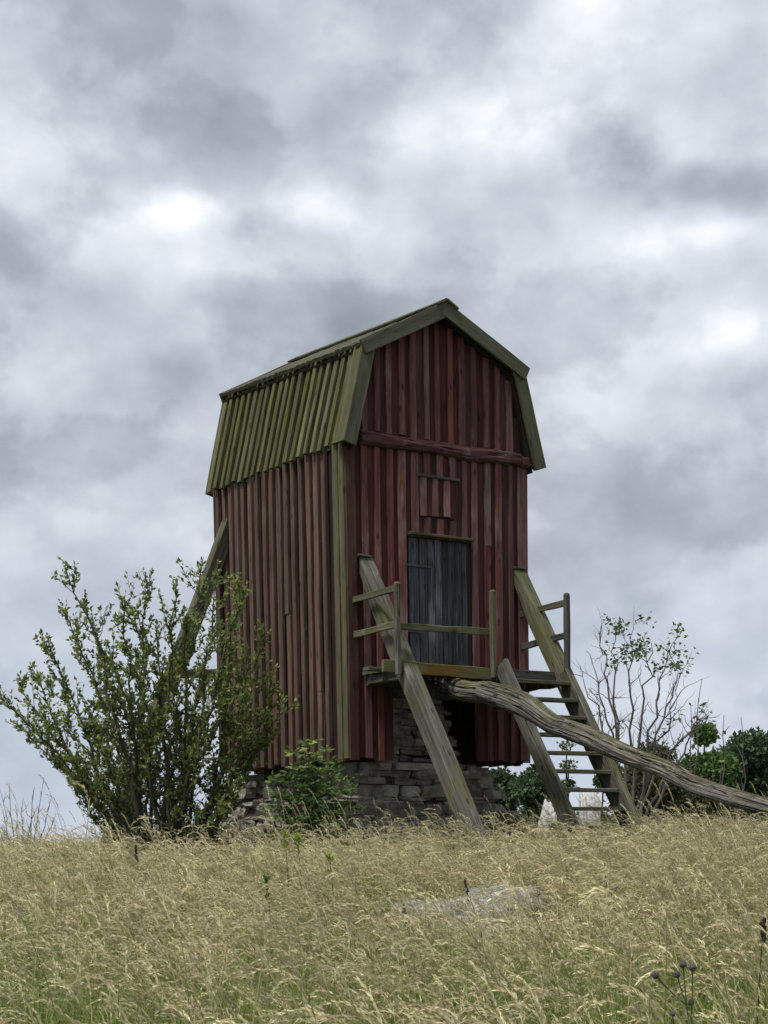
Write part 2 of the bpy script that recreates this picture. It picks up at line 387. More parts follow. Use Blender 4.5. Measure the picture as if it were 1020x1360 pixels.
# ------------------------------------------------------------------ windmill
# mill frame: x along the door front (left to right), y into the depth, z up; origin at the near corner of the body
MT = Vector((-0.4405, 22.485, 0.908 + EYE))
MROT = (Matrix.Rotation(0.59212, 3, 'Z') @ Matrix.Rotation(-0.01994, 3, 'X') @ Matrix.Rotation(-0.00352, 3, 'Y'))
W, D, H = 2.978, 3.477, 4.10
mill = empty('windmill', MT, MROT.to_euler())
tag(mill, 'old red wooden windmill without sails, green mossy gambrel roof, on a stone pile', 'windmill')
def flare(p):
    k = p.z / H if p.z < H else 1.0
    return Vector((p.x + (p.x / W - .5) * 2 * .0256 * k, p.y + p.y / D * .05 * k, p.z))
rg = random.Random(11)
X, Y, Z = Vector((1, 0, 0)), Vector((0, 1, 0)), Vector((0, 0, 1))
# gable / roof profile (x, z) at the wall plane
CX = 1.50
EAVE_L, KNEE_L, EAVE_R, KNEE_R, APEX = (-0.07, 4.10), (0.25, 5.40), (3.15, 4.12), (2.80, 5.42), (CX, 6.085)
def roof_shear(p):
    """the roof has not sagged with the body: it climbs a little towards the back"""
    f = min(1, max(0, (p.z - 4.1) / 1.3)); return Vector((p.x, p.y, p.z + .045 * f * max(0, p.y)))
def gable_top(x):
    """underside of the roof above x"""
    pts = [(-0.02, 4.12), (0.30, 5.36), (CX, 6.00), (2.72, 5.37), (3.05, 4.12)]
    for (xa, za), (xb, zb) in zip(pts, pts[1:]):
        if xa <= x <= xb: return za + (zb - za) * (x - xa) / (xb - xa)
    return 4.12
def box(mb, x0, x1, y0, y1, z0, z1):
    mb.plank(((x0 + x1) / 2, y1, z0), ((x0 + x1) / 2, y1, z1), X, -Y, x1 - x0, y1 - y0, seg=1, jit=0, ch=0.002, rng=rg)
# dark sheet added behind the boards to block light, with the opening over the stone pier and the doorway
OX0, OX1, OZ = 0.72, 2.10, 1.10
DX0, DX1, DZ0, DZ1 = 0.98, 1.965, 1.17, 2.98
mb = MB()
for (a, b, c, d) in ((0.02, OX0, 0.02, 4.1), (OX1, W - .02, 0.02, 4.1), (OX0, DX0, OZ, 4.1), (DX1, OX1, OZ, 4.1), (DX0, DX1, DZ1, 4.1)):
    box(mb, a, b, 0.045, 0.075, c, d)
base = len(mb.v)
prof = [(0.0, 4.1), (0.30, 5.34), (CX, 5.97), (2.72, 5.35), (3.0, 4.1)]
for y in (0.045, 0.075):
    for (x, z) in prof: mb.v.append(Vector((x, y, z)))
mb.face([base + k for k in range(5)], [(0, 0)] * 5); mb.face([base + 9 - k for k in range(5)], [(0, 0)] * 5)
front = mb.xf(flare).build('front_wall', M['inside'], mill)
def wall_board(name, mat, x, w, z0, z1, y, t, jit=.004, warp=.003):
    b = MB()
    b.plank((x, y, z0), (x, y, z1), X, -Y, w, t, seg=3, jit=jit, ch=.006, rng=rg, warp=warp, skew=rg.uniform(-.006, .006))
    return b.xf(flare).build(name, mat, front)
def spans(xc, hw, lo, hi):
    """leave out the doorway and the opening below"""
    out = []
    if xc + hw > OX0 + .01 and xc - hw < OX1 - .01: lo = max(lo, OZ)
    if xc + hw > DX0 + .02 and xc - hw < DX1 - .02: lo = max(lo, DZ1 + .005)
    return lo, hi
NP = 15
pitch = W / NP
HX0, HX1, HZ0, HZ1 = 1.165, 1.745, 3.28, 3.80          # the small hatch
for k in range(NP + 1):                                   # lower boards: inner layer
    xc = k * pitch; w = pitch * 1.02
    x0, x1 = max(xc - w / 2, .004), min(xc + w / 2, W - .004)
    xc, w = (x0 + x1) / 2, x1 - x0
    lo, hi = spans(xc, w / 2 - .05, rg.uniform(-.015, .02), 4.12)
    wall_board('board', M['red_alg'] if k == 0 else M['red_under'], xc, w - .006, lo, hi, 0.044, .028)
for k in range(NP):                                       # lower boards: outer layer
    xc = (k + .5) * pitch + rg.uniform(-.02, .02); w = rg.uniform(.076, .12)
    if k == 0: xc, w = .075, .15
    lo, hi = spans(xc, w / 2, rg.uniform(-.03, .02), 4.13)
    mat = M['red_alg'] if k == 0 else (M['red_worn'] if rg.random() < .35 else M['red'])
    y = 0.014
    if HX0 - .03 < xc < HX1 + .03:
        wall_board('board', mat, xc, w, HZ1 + .03, hi, y, .03)
        if lo < HZ0: wall_board('board', mat, xc, w, lo, HZ0 - .03 + rg.uniform(-.01, .01), y, .03)
    elif k == 11:
        wall_board('board', mat, xc, w, lo, 2.96, y, .03); wall_board('board', M['red_worn'], xc + .01, w, 2.965, hi, y + .002, .03)
    elif k == 1:
        wall_board('board', mat, xc - .01, w, 2.66, hi, y, .032); wall_board('board', mat, xc, w, lo, 2.45, y, .03)
    else:
        wall_board('board', mat, xc, w, lo, hi, y, .03)
wall_board('board', M['red'], W - .06, .125, -.01, 4.13, .014, .03)
# gable boards, hanging in front of the eave beam
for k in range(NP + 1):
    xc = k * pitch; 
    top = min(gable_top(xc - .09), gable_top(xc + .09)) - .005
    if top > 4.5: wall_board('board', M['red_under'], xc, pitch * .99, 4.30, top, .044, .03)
for k in range(NP):
    xc = (k + .5) * pitch + rg.uniform(-.02, .02); w = rg.uniform(.076, .12)
    top = min(gable_top(xc - w / 2), gable_top(xc + w / 2)) - .01
    if top > 4.6: wall_board('board', M['red_worn'] if rg.random() < .55 else M['red'], xc, w, 4.30 + rg.uniform(-.02, .03), top, .012, .032)
# hatch
b = MB(); box(b, HX0, HX1, .010, .040, HZ0, HZ1); hatch = b.build('hatch', M['inside'], mill)
for k in range(6):
    w = (HX1 - HX0) / 6
    b = MB(); b.plank((HX0 + (k + .5) * w, .008, HZ0 + rg.uniform(-.01, .015)), (HX0 + (k + .5) * w, .008, HZ1), X, -Y, w - .004 if k % 2 else w * 1.02, .024 if k % 2 else .044, jit=.003, rng=rg)
    b.build('board', M['red_under'] if k % 2 else M['red_worn'], hatch)
b = MB(); b.plank((HX0 - .05, -.018, HZ1 + .012), (HX1 + .04, -.018, HZ1 + .006), Z, -Y, .035, .045, rng=rg); b.build('hatch_bar', M['dark'], mill)
# door
b = MB(); box(b, DX0 + .005, DX1 - .005, .05, .07, DZ0, DZ1 - .005); door = b.build('door', M['inside'], mill)
edges = [0, .17, .31, .43, .55, .64, .77, .88, .975]
for a_, c_ in zip(edges, edges[1:]):
    b = MB(); b.plank((DX0 + .006 + (a_ + c_) / 2, .048, DZ0 + rg.uniform(0, .02)), (DX0 + .006 + (a_ + c_) / 2, .048, DZ1 - .008), X, -Y, c_ - a_ - .008, rg.uniform(.02, .032), seg=3, jit=.004, rng=rg, warp=.003)
    b.build('plank', M['door'], door)
for z, l in ((2.60, .36), (1.72, .18)):
    b = MB(); b.plank((DX0 - .03, .014, z), (DX0 + l, .014, z - .01), Z, -Y, .04, .014, rng=rg, jit=.001, taper=.6); b.build('hinge', M['iron'], door)
b = MB(); b.plank((DX0 - .03, -.02, DZ1 + .035), (DX1 + .04, -.02, DZ1 + .028), Z, -Y, .035, .075, seg=4, rng=rg); b.build('lintel', M['green'], mill)
# hewn eave beam with a wavy outline
def hewn(name, x0, x1, z, seed, h0=.105):
    b = MB(); r2 = random.Random(seed); n = 46; pts, pr = [], []
    for i in range(n + 1):
        u = i / n; x = x0 + (x1 - x0) * u; s = x * 1.0 + seed
        nz = lambda k, f: mnoise.noise(Vector((s * f, k * 3.7, seed)))
        hh = h0 * .92 + .028 * nz(1, 1.6) + .006 * nz(2, 7)
        lo = -h0 * .95 + .040 * nz(3, 1.7) + .008 * nz(4, 9)
        d = .105 + .020 * nz(5, 2.0)
        pts.append((x, .02, z)); ring = [(0, lo)]
        for k in range(9):
            v = k / 8; zz = lo + (hh - lo) * (.04 + .92 * v)
            bulge = d * (1 - .35 * abs(2 * v - 1) ** 4) + .007 * nz(10 + k, 3) - .03 * max(0, 1 - abs(nz(30 + k * .12, .7)) / .07)
            ring.append((bulge, zz))
        ring.append((0, hh)); pr.append(ring)
    b.sweep(pts, pr, -Y, Z, rng=rg)
    return b.build(name, M['beam'], mill)
hewn('eave_beam', .20, 2.86, 4.205, 3)
hewn('beam_end', 2.87, 3.06, 4.19, 8, .085)

# side and back walls
def side_wall(x, out, name, single):
    mb = MB(); xx = x - out * .064
    mb.plank((xx, D / 2, .02), (xx, D / 2, 4.1), Y, (-out, 0, 0), D - .05, .02, seg=1, jit=0, ch=.002, rng=rg)
    wall = None if single else mb.xf(flare).build(name, M['inside'], mill)
    n = 18; p = D / n; acc = mb if single else None
    o = Vector((out, 0, 0))
    for k in range(n + 1):
        y0, y1 = max(k * p - p * .5, .02), min(k * p + p * .5, D - .02)
        b = acc or MB()
        b.plank((x - out * .062, (y0 + y1) / 2, rg.uniform(-.04, .01)), (x - out * .062, (y0 + y1) / 2, 4.14), Y, o, y1 - y0 - .006, .026, rng=rg, warp=.002)
        if not acc: b.xf(flare).build('board', M['side_under'], wall)
    for k in range(n):
        y = (k + .5) * p + rg.uniform(-.01, .01); w = rg.choice((.088, .094, .1, .108))
        if not single and k == 0: y, w = .055, .112
        if not single and k == 1: y, w = .185, .115
        mat = M['corner'] if k == 0 else (M['corner'] if k == 1 else M['side'])
        lo = rg.uniform(-.04, .015)
        parts = [(lo, 4.14)]
        if not single and k in (3, 7, 13): zc = {3: .92, 7: 2.05, 13: 2.75}[k]; parts = [(lo, zc - .004), (zc + .004, 4.14)]
        for i, (z0, z1) in enumerate(parts):
            b = acc or MB()
            yy = y + (.012 if i else 0)
            b.plank((x - out * .018, yy, z0), (x - out * .018, yy, z1), Y, o, w, rg.uniform(.048, .062), rng=rg, warp=.005, jit=.005, skew=rg.uniform(-.006, .006))
            if not acc: b.xf(flare).build('board', mat, wall)
    if acc: acc.xf(flare).build(name, M['side'], mill)
side_wall(0.0, -1, 'left_wall', False)
side_wall(W, 1, 'right_wall', True)
mb = MB()
for k in range(2 * NP + 1):
    xc = k * pitch / 2
    mb.plank((min(max(xc, .05), W - .05), D - (.044 if k % 2 == 0 else .016), 0), (min(max(xc, .05), W - .05), D - (.044 if k % 2 == 0 else .016), gable_top(xc) - .02), X, Y, .19 if k % 2 == 0 else .1, .03, rng=rg)
mb.xf(flare).build('back_wall', M['side'], mill)
# floor of the mill room, sill timbers
mb = MB(); mb.plank((W / 2, .08, 1.12), (W / 2, D - .08, 1.12), X, Z, W - .2, .05, seg=1, jit=0, rng=rg); mb.build('floor', M['inside'], mill)
for y in (.45, D - .3):
    b = MB(); b.beam((.1, y, .98), (W - .1, y, .98), .22, .24, rng=rg); b.build('sill_beam', M['dark'], mill)
b = MB(); b.beam((CX - .1, .2, .98), (CX - .1, D - .2, .98), .3, .24, rng=rg); b.build('crown_beam', M['dark'], mill)

# roof
def V3(p, y): return Vector((p[0], y, p[1]))
YF, YB = -.14, D + .16
b = MB()
ins = lambda p: ((p[0] - CX) * .93 + CX, p[1] - .085)
P5 = [ins(q) for q in (EAVE_L, KNEE_L, APEX, KNEE_R, EAVE_R)]
for y in (YF + .04, YB - .04):
    for q in P5: b.v.append(V3(q, y))
for k in range(4): b.face((k, k + 1, k + 6, k + 5), [(0, 0)] * 4)
roof = b.xf(roof_shear).build('roof', M['inside'], mill)
def slope_boards(e, kn, mat_o, mat_u, n, single, wo=(.098, .104, .112), skip_front=True, under=True, t=(.045, .06), name='roof_board'):
    e, kn = Vector((e[0], 0, e[1])), Vector((kn[0], 0, kn[1]))
    dirv = (kn - e).normalized(); nd = Vector((-dirv.z, 0, dirv.x))
    if nd.z < 0: nd = -nd
    L = YB - YF; p = L / n; acc = MB() if single else None
    for k in range(n):
        y = YF + (k + .5) * p
        if under:
            b = acc or MB()
            b.plank(e + Y * y - nd * .085, kn + Y * y - nd * .085, Y, nd, p * .99, .03, rng=rg)
            if not acc: b.build(name, mat_u, roof)
        b = acc or MB()
        s = rg.uniform(-.025, .012)
        b.plank(e + Y * (y + rg.uniform(-.01, .01)) - nd * .018 + dirv * s, kn + Y * y - nd * .018 + dirv * rg.uniform(-.02, .01), Y, nd, rg.choice(wo), rg.uniform(*t), rng=rg, warp=.004, jit=.005)
        if not acc: b.build(name, mat_o, roof)
    if acc: acc.build(name, mat_o, roof)
slope_boards(EAVE_L, KNEE_L, M['roof'], M['roof_under'], 21, False, wo=(.078, .084, .09, .096), t=(.06, .078))
slope_boards(EAVE_R, KNEE_R, M['roof'], M['roof_under'], 20, True)
def over(kn, ap, d=.13):
    k, a = Vector((kn[0], kn[1])), Vector((ap[0], ap[1])); v = (k - a).normalized(); q = k + v * d
    return (q.x, q.y + .055)
KL2, KR2 = over(KNEE_L, APEX, .13), over(KNEE_R, APEX, .12)
AP2 = (APEX[0], APEX[1] + .03)
slope_boards(KL2, AP2, M['verge'], M['roof_under'], 26, False, wo=(.10, .108, .115), t=(.04, .055))
slope_boards(KR2, AP2, M['verge'], M['roof_under'], 26, True, wo=(.10, .108, .115), t=(.04, .055))
# barge boards
def barge(p, q, name, w, y, mat, inward, t=.035, ext=(0, 0)):
    p, q = Vector((p[0], 0, p[1])), Vector((q[0], 0, q[1])); dv = (q - p).normalized()
    nd = Vector((-dv.z, 0, dv.x)); 
    if nd.dot(Vector((CX, 0, 4.6)) - p) < 0: nd = -nd
    b = MB(); p2, q2 = p - dv * ext[0] + nd * (w / 2 + inward) + Y * y, q + dv * ext[1] + nd * (w / 2 + inward) + Y * y
    b.plank(p2, q2, nd, -Y, w, t, seg=4, rng=rg, jit=.003)
    return b.build(name, mat, roof)
for (yy, s) in ((YF, 0), (YB + .03, 0)):
    barge(EAVE_L, KNEE_L, 'barge_board', .17, yy, M['verge'], -.04, ext=(.02, .0))
    barge(EAVE_R, KNEE_R, 'barge_board', .17, yy - .002, M['verge'], -.04, ext=(.02, .0))
    barge(KL2, AP2, 'barge_board', .20, yy - .037, M['verge'], -.045, ext=(.0, .02))
    barge(KR2, AP2, 'barge_board', .20, yy - .040, M['verge'], -.045, ext=(.0, .02))
# wide cover board lying on the lower slope along the verge
def cover(e, kn):
    e, kn = Vector((e[0], 0, e[1])), Vector((kn[0], 0, kn[1])); dv = (kn - e).normalized(); nd = Vector((-dv.z, 0, dv.x))
    if (nd.x > 0) == (e.x < CX): nd = -nd
    b = MB(); b.plank(e + Y * (YF + .075) + nd * .04 - dv * .02, kn + Y * (YF + .075) + nd * .04, Y, nd, .22, .03, rng=rg); b.build('cover_board', M['roof'], roof)
cover(EAVE_L, KNEE_L); cover(EAVE_R, KNEE_R)
# ridge boards
for s in (-1, 1):
    dv = Vector((s * 1.30, 0, -.72)).normalized(); nd = Vector((dv.z, 0, -dv.x)) if s < 0 else Vector((-dv.z, 0, dv.x))
    if nd.z < 0: nd = -nd
    c = Vector((APEX[0], 0, APEX[1] + .075)) + dv * (.085 if s < 0 else .1) + nd * .006
    b = MB(); b.plank(c + Y * (YF - .10), c + Y * (YB + .02), dv, nd, .19 if s < 0 else .2, .03, seg=5, rng=rg, jit=.006); b.build('ridge_board', M['verge'], roof)

# landing in front of the door
LD, LZ = 1.0, 1.13
b = MB(); b.beam((.24, -.05, LZ - .115), (2.82, -.05, LZ - .115), .09, .13, rng=rg); landing = b.build('landing', M['dark'], mill)
for x in (.27, 1.55, 2.72):
    b = MB(); b.beam((x, -.10, LZ - .11), (x, -LD + .03, LZ - .11), .09, .13, rng=rg); b.build('joist', M['dark'], landing)
ny = 6
for k in range(ny):
    yc = -.09 - k * (LD - .12) / ny
    x0 = (-.07 if k == 3 else .20) - rg.uniform(0, .03)
    b = MB(); b.plank((x0, yc, LZ - .042), (2.74 + rg.uniform(-.03, .03), yc, LZ - .042), Y, Z, .138, .042, seg=4, rng=rg); b.build('floor_board', M['grey'], landing)
b = MB(); b.plank((-.12, -LD + .06, LZ - .03), (1.57, -LD + .06, LZ - .05), Z, -Y, .155, .05, seg=5, rng=rg, jit=.005); b.build('edge_beam', M['lichen'], landing)
b = MB(); b.plank((1.70, -LD + .08, LZ - .05), (2.66, -LD + .08, LZ - .055), Z, -Y, .16, .05, seg=5, rng=rg); b.build('edge_beam', M['dark'], landing)
def post(x, y, z0, z1, mat, w=.075):
    b = MB(); b.beam((x, y, z0), (x, y, z1 - .02), w, w, up=(0, 1, 0), seg=3, jit=.004, ch=.014, rng=rg)
    n = 8
    c = [b.v[-n + k].copy() for k in range(n)]; mid = sum(c, Vector()) / n
    base = len(b.v)
    for q in c: b.v.append(mid + (q - mid) * .6 + Z * .025)
    for k in range(n): b.face((base - n + k, base - n + (k + 1) % n, base + (k + 1) % n, base + k), [(0, 0), (.02, 0), (.02, .02), (0, .02)])
    b.face([base + k for k in range(n)], [(0, 0)] * n)
    b.build('post', mat, landing)
post(.09, -LD, 1.0, 2.16, M['grey']); post(1.60, -LD, 1.03, 2.17, M['green']); post(2.85, -LD, .95, 2.22, M['dark'])
def rail(a, c, mat, w=.085, up=(0, 0, 1)):
    b = MB(); b.beam(a, c, .04, w, up=up, seg=4, jit=.004, ch=.006, rng=rg); b.build('rail', mat, landing)
rail((.085, .01, 2.06), (.085, -LD - .02, 2.09), M['green']); rail((.085, .01, 1.61), (.085, -LD - .02, 1.635), M['green'])
rail((2.855, .05, 2.06), (2.855, -LD - .02, 2.10), M['green']); rail((2.855, .05, 1.60), (2.855, -LD - .02, 1.66), M['dark'])
rail((.10, -LD + .065, 1.62), (1.60, -LD + .065, 1.63), M['green'])
# long timber props: two at the front beside the landing, two at the back
def prop(a, c, mat, w=.23, h=.20, up=(1, 0, 0)):
    b = MB(); a, c = Vector(a), Vector(c)
    ax = (c - a).normalized()
    b.beam(a, c, h, w, up=up, seg=7, jit=.005, ch=.016, rng=rg)
    for k in range(8):                                         # the head is cut plumb against the wall
        v = b.v[k]; d = a - v
        if up[0]: v.y = min(-.02, v.y); b.v[k] = v + ax * ((-.03 - v.y) / ax.y)
        else: b.v[k] = v + ax * ((a.x - v.x) / ax.x)
    return b.build('prop', mat, mill)
prop((.285, -.01, 2.48), (.285, -2.87, -1.95), M['grey'], .23, .20)
prop((2.84, -.01, 2.52), (2.84, -2.91, -1.95), M['green'], .23, .20)
prop((-.02, 3.24, 3.40), (-2.30, 3.24, -1.95), M['green'], .16, .22, up=(0, 1, 0))
prop((W + .02, 3.24, 3.40), (W + 2.36, 3.24, -1.95), M['dark'], .16, .22, up=(0, 1, 0))
b = MB(); b.beam((-.85, 3.2, 1.36), (.02, 3.2, 1.40), .07, .13, rng=rg); b.build('prop_tie', M['dark'], mill)
# small hoods nailed over the prop heads
for x, z in ((.20, 2.655), (2.78, 2.70)):
    b = MB(); b.plank((x - .06, -.015, z), (x + .14, -.015, z - .012), Z, -Y, .025, .05, rng=rg); b.build('prop_hood', M['dark'], mill)

# crooked tail pole: a natural grown trunk, split by age
ctr = [(1.020, -0.448, 1.004, 0.109), (1.050, -0.690, 0.944, 0.122), (1.080, -0.896, 0.898, 0.136), (1.110, -1.226, 0.817, 0.139), (1.130, -1.483, 0.772, 0.148), (1.150, -1.795, 0.681, 0.155), (1.170, -2.232, 0.516, 0.148), (1.190, -2.554, 0.381, 0.133), (1.200, -2.865, 0.251, 0.122), (1.220, -3.319, 0.060, 0.124), (1.240, -3.718, -0.087, 0.114), (1.250, -4.314, -0.283, 0.105), (1.260, -4.752, -0.413, 0.103), (1.280, -5.175, -0.556, 0.099), (1.300, -5.972, -0.818, 0.095), (1.320, -6.656, -1.015, 0.092), (1.340, -7.318, -1.148, 0.082)]
def cat(ps, u):
    n = len(ps) - 1; i = min(int(u * n), n - 1); f = u * n - i
    g = lambda k: np.array(ps[max(0, min(n, k))])
    p0, p1, p2, p3 = g(i - 1), g(i), g(i + 1), g(i + 2)
    return .5 * (2 * p1 + (p2 - p0) * f + (2 * p0 - 5 * p1 + 4 * p2 - p3) * f * f + (3 * p1 - p0 - 3 * p2 + p3) * f ** 3)
b = MB(); NS, NA = 260, 72; pts, pr, A, B = [], [], [], []
for i in range(NS + 1):
    u = i / NS; x, y, z, r = cat(ctr, u)
    _, y2, z2, _ = cat(ctr, min(1, u + .01)); _, y1, z1, _ = cat(ctr, max(0, u - .01))
    ax = Vector((0, y2 - y1, z2 - z1)).normalized()
    pts.append(Vector((x + .03 * math.sin(u * 13), y, z + .022 * math.sin(u * 21 + 1) + .016 * math.sin(u * 37)))); A.append(X); B.append(ax.cross(X) * -1 if (ax.cross(X)).z < 0 else ax.cross(X))
    ring = []; s = u * 7.4
    for k in range(NA):
        a = 2 * math.pi * k / NA + .25 * math.sin(s * .55)
        c_, s_ = math.cos(a), math.sin(a)
        nv = Vector((c_ * 1.3, s_ * 1.3, s * .45))
        lob = .16 * mnoise.noise(nv + Vector((3, 1, 0)))
        fib = .075 * mnoise.noise(Vector((c_ * 6, s_ * 6, s * .8))) + .03 * mnoise.noise(Vector((c_ * 16, s_ * 16, s * 1.6)))
        q = mnoise.noise(Vector((c_ * 3.6 + 9, s_ * 3.6, s * .42 + .15 * mnoise.noise(Vector((s * 3, 0, 0))))))
        crack = -.42 * max(0, 1 - abs(q) / .085) * (.4 + .6 * max(0, mnoise.noise(Vector((c_, s_, s * .6 + 4))) + .5))
        end = 1.0
        if u < .07: end = .80 + .20 * u / .07 + .45 * (1 - u / .07) * mnoise.noise(Vector((c_ * 3.5, s_ * 3.5, s * 7)))
        rr = r * (1 + lob + fib + crack) * end
        ring.append((c_ * rr * .94, s_ * rr))
    pr.append(ring)
b.sweep(pts, pr, A, B, rng=rg)
for k in range(NA): b.v[k] += Vector((0, rg.uniform(-.06, .08), 0))
b.build('tail_pole', M['log'], mill)

# ------------------------------------------------------------------ stairs
stair = empty('wooden_staircase', MT, MROT.to_euler())
tag(stair, 'steep grey wooden stairs leading from the grass up to the mill landing', 'stairs')
SDY, SDZ = -1.39, -2.18
sl = Vector((0, SDY, SDZ)).normalized()
b = MB(); s0 = Vector((1.665, -1.10, 1.15)); b.beam(s0 - sl * .02, s0 + sl * 3.65, .26, .055, up=(1, 0, 0), seg=6, jit=.004, ch=.008, rng=rg)
for k in range(8): b.v[k].z = 1.26 - (.0 if b.v[k].y < -1.1 else .12) ; 
b.build('stringer', M['grey'], stair)
b = MB(); s1 = Vector((2.695, -1.07, 1.12)); b.beam(s1, s1 + sl * 3.65, .24, .055, up=(1, 0, 0), seg=6, jit=.004, ch=.008, rng=rg); b.build('stringer', M['grey'], stair)
for k in range(9):
    z = 1.0 - .242 * k; yc = -1.09 + (z - 1.15) / SDZ * SDY
    b = MB(); b.plank((1.695, yc, z - .045), (2.665, yc, z - .045), Y, Z, .19, .045, seg=3, rng=rg); b.build('step', M['green'] if k % 3 else M['grey'], stair)

# ------------------------------------------------------------------ stone pile under the mill
pile = empty('stone_foundation', MT, (0, 0, 0.59212))
tag(pile, 'dry laid pile of flat grey limestone slabs carrying the windmill', 'stone foundation')
SG = [-1, 0, 1]
SIDX = {}
SV = []
for i in SG:
    for j in SG:
        for k in SG:
            if (i, j, k) != (0, 0, 0): SIDX[(i, j, k)] = len(SV); SV.append((i, j, k))
SQ = []
for axis in range(3):
    for s in (-1, 1):
        o1, o2 = [a for a in range(3) if a != axis]
        for a in (-1, 0):
            for c in (-1, 0):
                q = []
                for (da, dc) in ((0, 0), (1, 0), (1, 1), (0, 1)):
                    t3 = [0, 0, 0]; t3[axis] = s; t3[o1] = a + da; t3[o2] = c + dc; q.append(SIDX[tuple(t3)])
                SQ.append(q)
def stone_geo(mb, c, sx, sy, sz, yaw, r):
    base = len(mb.v); ca, sa = math.cos(yaw), math.sin(yaw); tilt = r.uniform(-.06, .06)
    for (i, j, k) in SV:
        m_ = abs(i) + abs(j) + abs(k); f = {1: 1.0, 2: .98, 3: .93}[m_]
        x = i * f * sx / 2 * r.uniform(.86, 1.08); y = j * f * sy / 2 * r.uniform(.86, 1.08); z = k * (f * .5 + .5) * sz / 2 * r.uniform(.86, 1.06)
        z += x * tilt
        mb.v.append(Vector(c) + Vector((x * ca - y * sa, x * sa + y * ca, z)))
    for q in SQ: mb.face([base + a for a in q], [(0, 0)] * 4)
rs = random.Random(5)
def lerp(a, b, u): return a + (b - a) * u
mbcore = MB()
def rect(z):
    """outer rectangle of the pile at height z: x0, x1, y0, y1"""
    if z > 0.0:
        u = min(1, z / .95); return (lerp(.62, .86, u), lerp(2.02, 1.72, u), lerp(.42, .5, u), lerp(2.6, 2.4, u))
    u = min(1, -z / 1.25)
    return (lerp(.34, -.16, u), lerp(1.95, 2.78, u ** .9), lerp(.26, 0.0, u), lerp(2.80, 3.75, u ** .8))
zs = [-1.9, -1.0, -.6, -.2, 0, .01, .5, .95]
for i, z in enumerate(zs):
    x0, x1, y0, y1 = rect(z); e = .07
    for (x, y) in ((x0 + e, y0 + e), (x1 - e, y0 + e), (x1 - e, y1 - e), (x0 + e, y1 - e)): mbcore.v.append(Vector((x, y, z)))
    if i:
        for k in range(4): mbcore.face((4 * i - 4 + k, 4 * i - 4 + (k + 1) % 4, 4 * i + (k + 1) % 4, 4 * i + k), [(0, 0)] * 4)
mbcore.face([len(mbcore.v) - 4 + k for k in range(4)], [(0, 0)] * 4)
mbcore.build('dark_core', M['inside'], pile)  # plain dark shell; shade between the stones comes from its colour
rest = MB(); z = -1.75; cnt = 0
while z < .95:
    h = rs.choice((.05, .06, .075, .09, .10, .12, .16)) if z < 0 else rs.choice((.05, .065, .08, .10))
    x0, x1, y0, y1 = rect(z + h / 2)
    for side in ('f', 'l', 'r', 'b'):
        L = (x1 - x0) if side in 'fb' else (y1 - y0); p = rs.uniform(-.15, 0)
        while p < L:
            l = rs.uniform(.14, .5) * (1.25 if h > .1 else 1) if rs.random() < .8 else rs.uniform(.5, .8)
            dpt = rs.uniform(.28, .42); o = rs.uniform(-.05, .07); c = p + l / 2
            if c > L - .05: c = L - .05
            pos, yaw = {'f': ((x0 + c, y0 + dpt / 2 + o, z + h / 2), 0), 'b': ((x0 + c, y1 - dpt / 2 - o, z + h / 2), 0),
                        'l': ((x0 + dpt / 2 + o, y0 + c, z + h / 2), math.pi / 2), 'r': ((x1 - dpt / 2 - o, y0 + c, z + h / 2), math.pi / 2)}[side]
            mbs = MB() if side in 'fl' and z > -1.15 and cnt < 298 and not (side == 'l' and z > 0) else rest
            stone_geo(mbs, pos, l * .97, dpt, h * rs.uniform(.92, 1.12), yaw + rs.uniform(-.1, .1), rs)
            if mbs is not rest: mbs.build('stone', M['stone'], pile); cnt += 1
            p += l + rs.uniform(-.01, .02)
    z += h * .97
# fallen slabs around the foot
for (x, y, zz, l) in ((2.62, .1, -.75, .42), (2.75, -.1, -.95, .5), (2.5, -.1, -.8, .4), (2.38, .1, -.45, .33), (-.25, 3.5, -.95, .5), (-.3, 2.9, -.9, .45), (-.2, 3.9, -1.0, .5), (-.3, 1.9, -1.0, .5), (2.2, .18, -.15, .28), (2.28, .2, -.28, .3)):
    b = MB(); stone_geo(b, (x, y, zz), l, l * .8, rs.uniform(.1, .2), rs.uniform(0, 3), rs); b.build('stone', M['stone'], pile)
tag(rest.build('inner_stones', M['stone'], pile), kind='stuff')

# ------------------------------------------------------------------ plants: branches and leaves
def bez(p0, p1, p2, n):
    return [p0 * (1 - u) ** 2 + p1 * 2 * u * (1 - u) + p2 * u * u for u in [i / n for i in range(n + 1)]]
def leaf_quads(rng, pos, dirs, size, asp=.5, fold=.25):
    """two-quad folded leaves; pos (n,3), dirs (n,3) along the leaf, size (n,)"""
    n = len(pos)
    d = dirs / (np.linalg.norm(dirs, axis=1, keepdims=True) + 1e-9)
    r = rng.normal(size=(n, 3)); s = np.cross(d, r); s /= (np.linalg.norm(s, axis=1, keepdims=True) + 1e-9)
    nn = np.cross(s, d); L = size[:, None]; w = L * asp / 2
    b0 = pos; tip = pos + d * L - nn * L * .12
    mid = pos + d * L * .5
    lft = mid + s * w + nn * w * fold * 2; rgt = mid - s * w + nn * w * fold * 2
    V = np.stack([b0, lft, tip, rgt], 1).reshape(-1, 3)
    Q = np.arange(4 * n).reshape(-1, 4)
    return V, Q
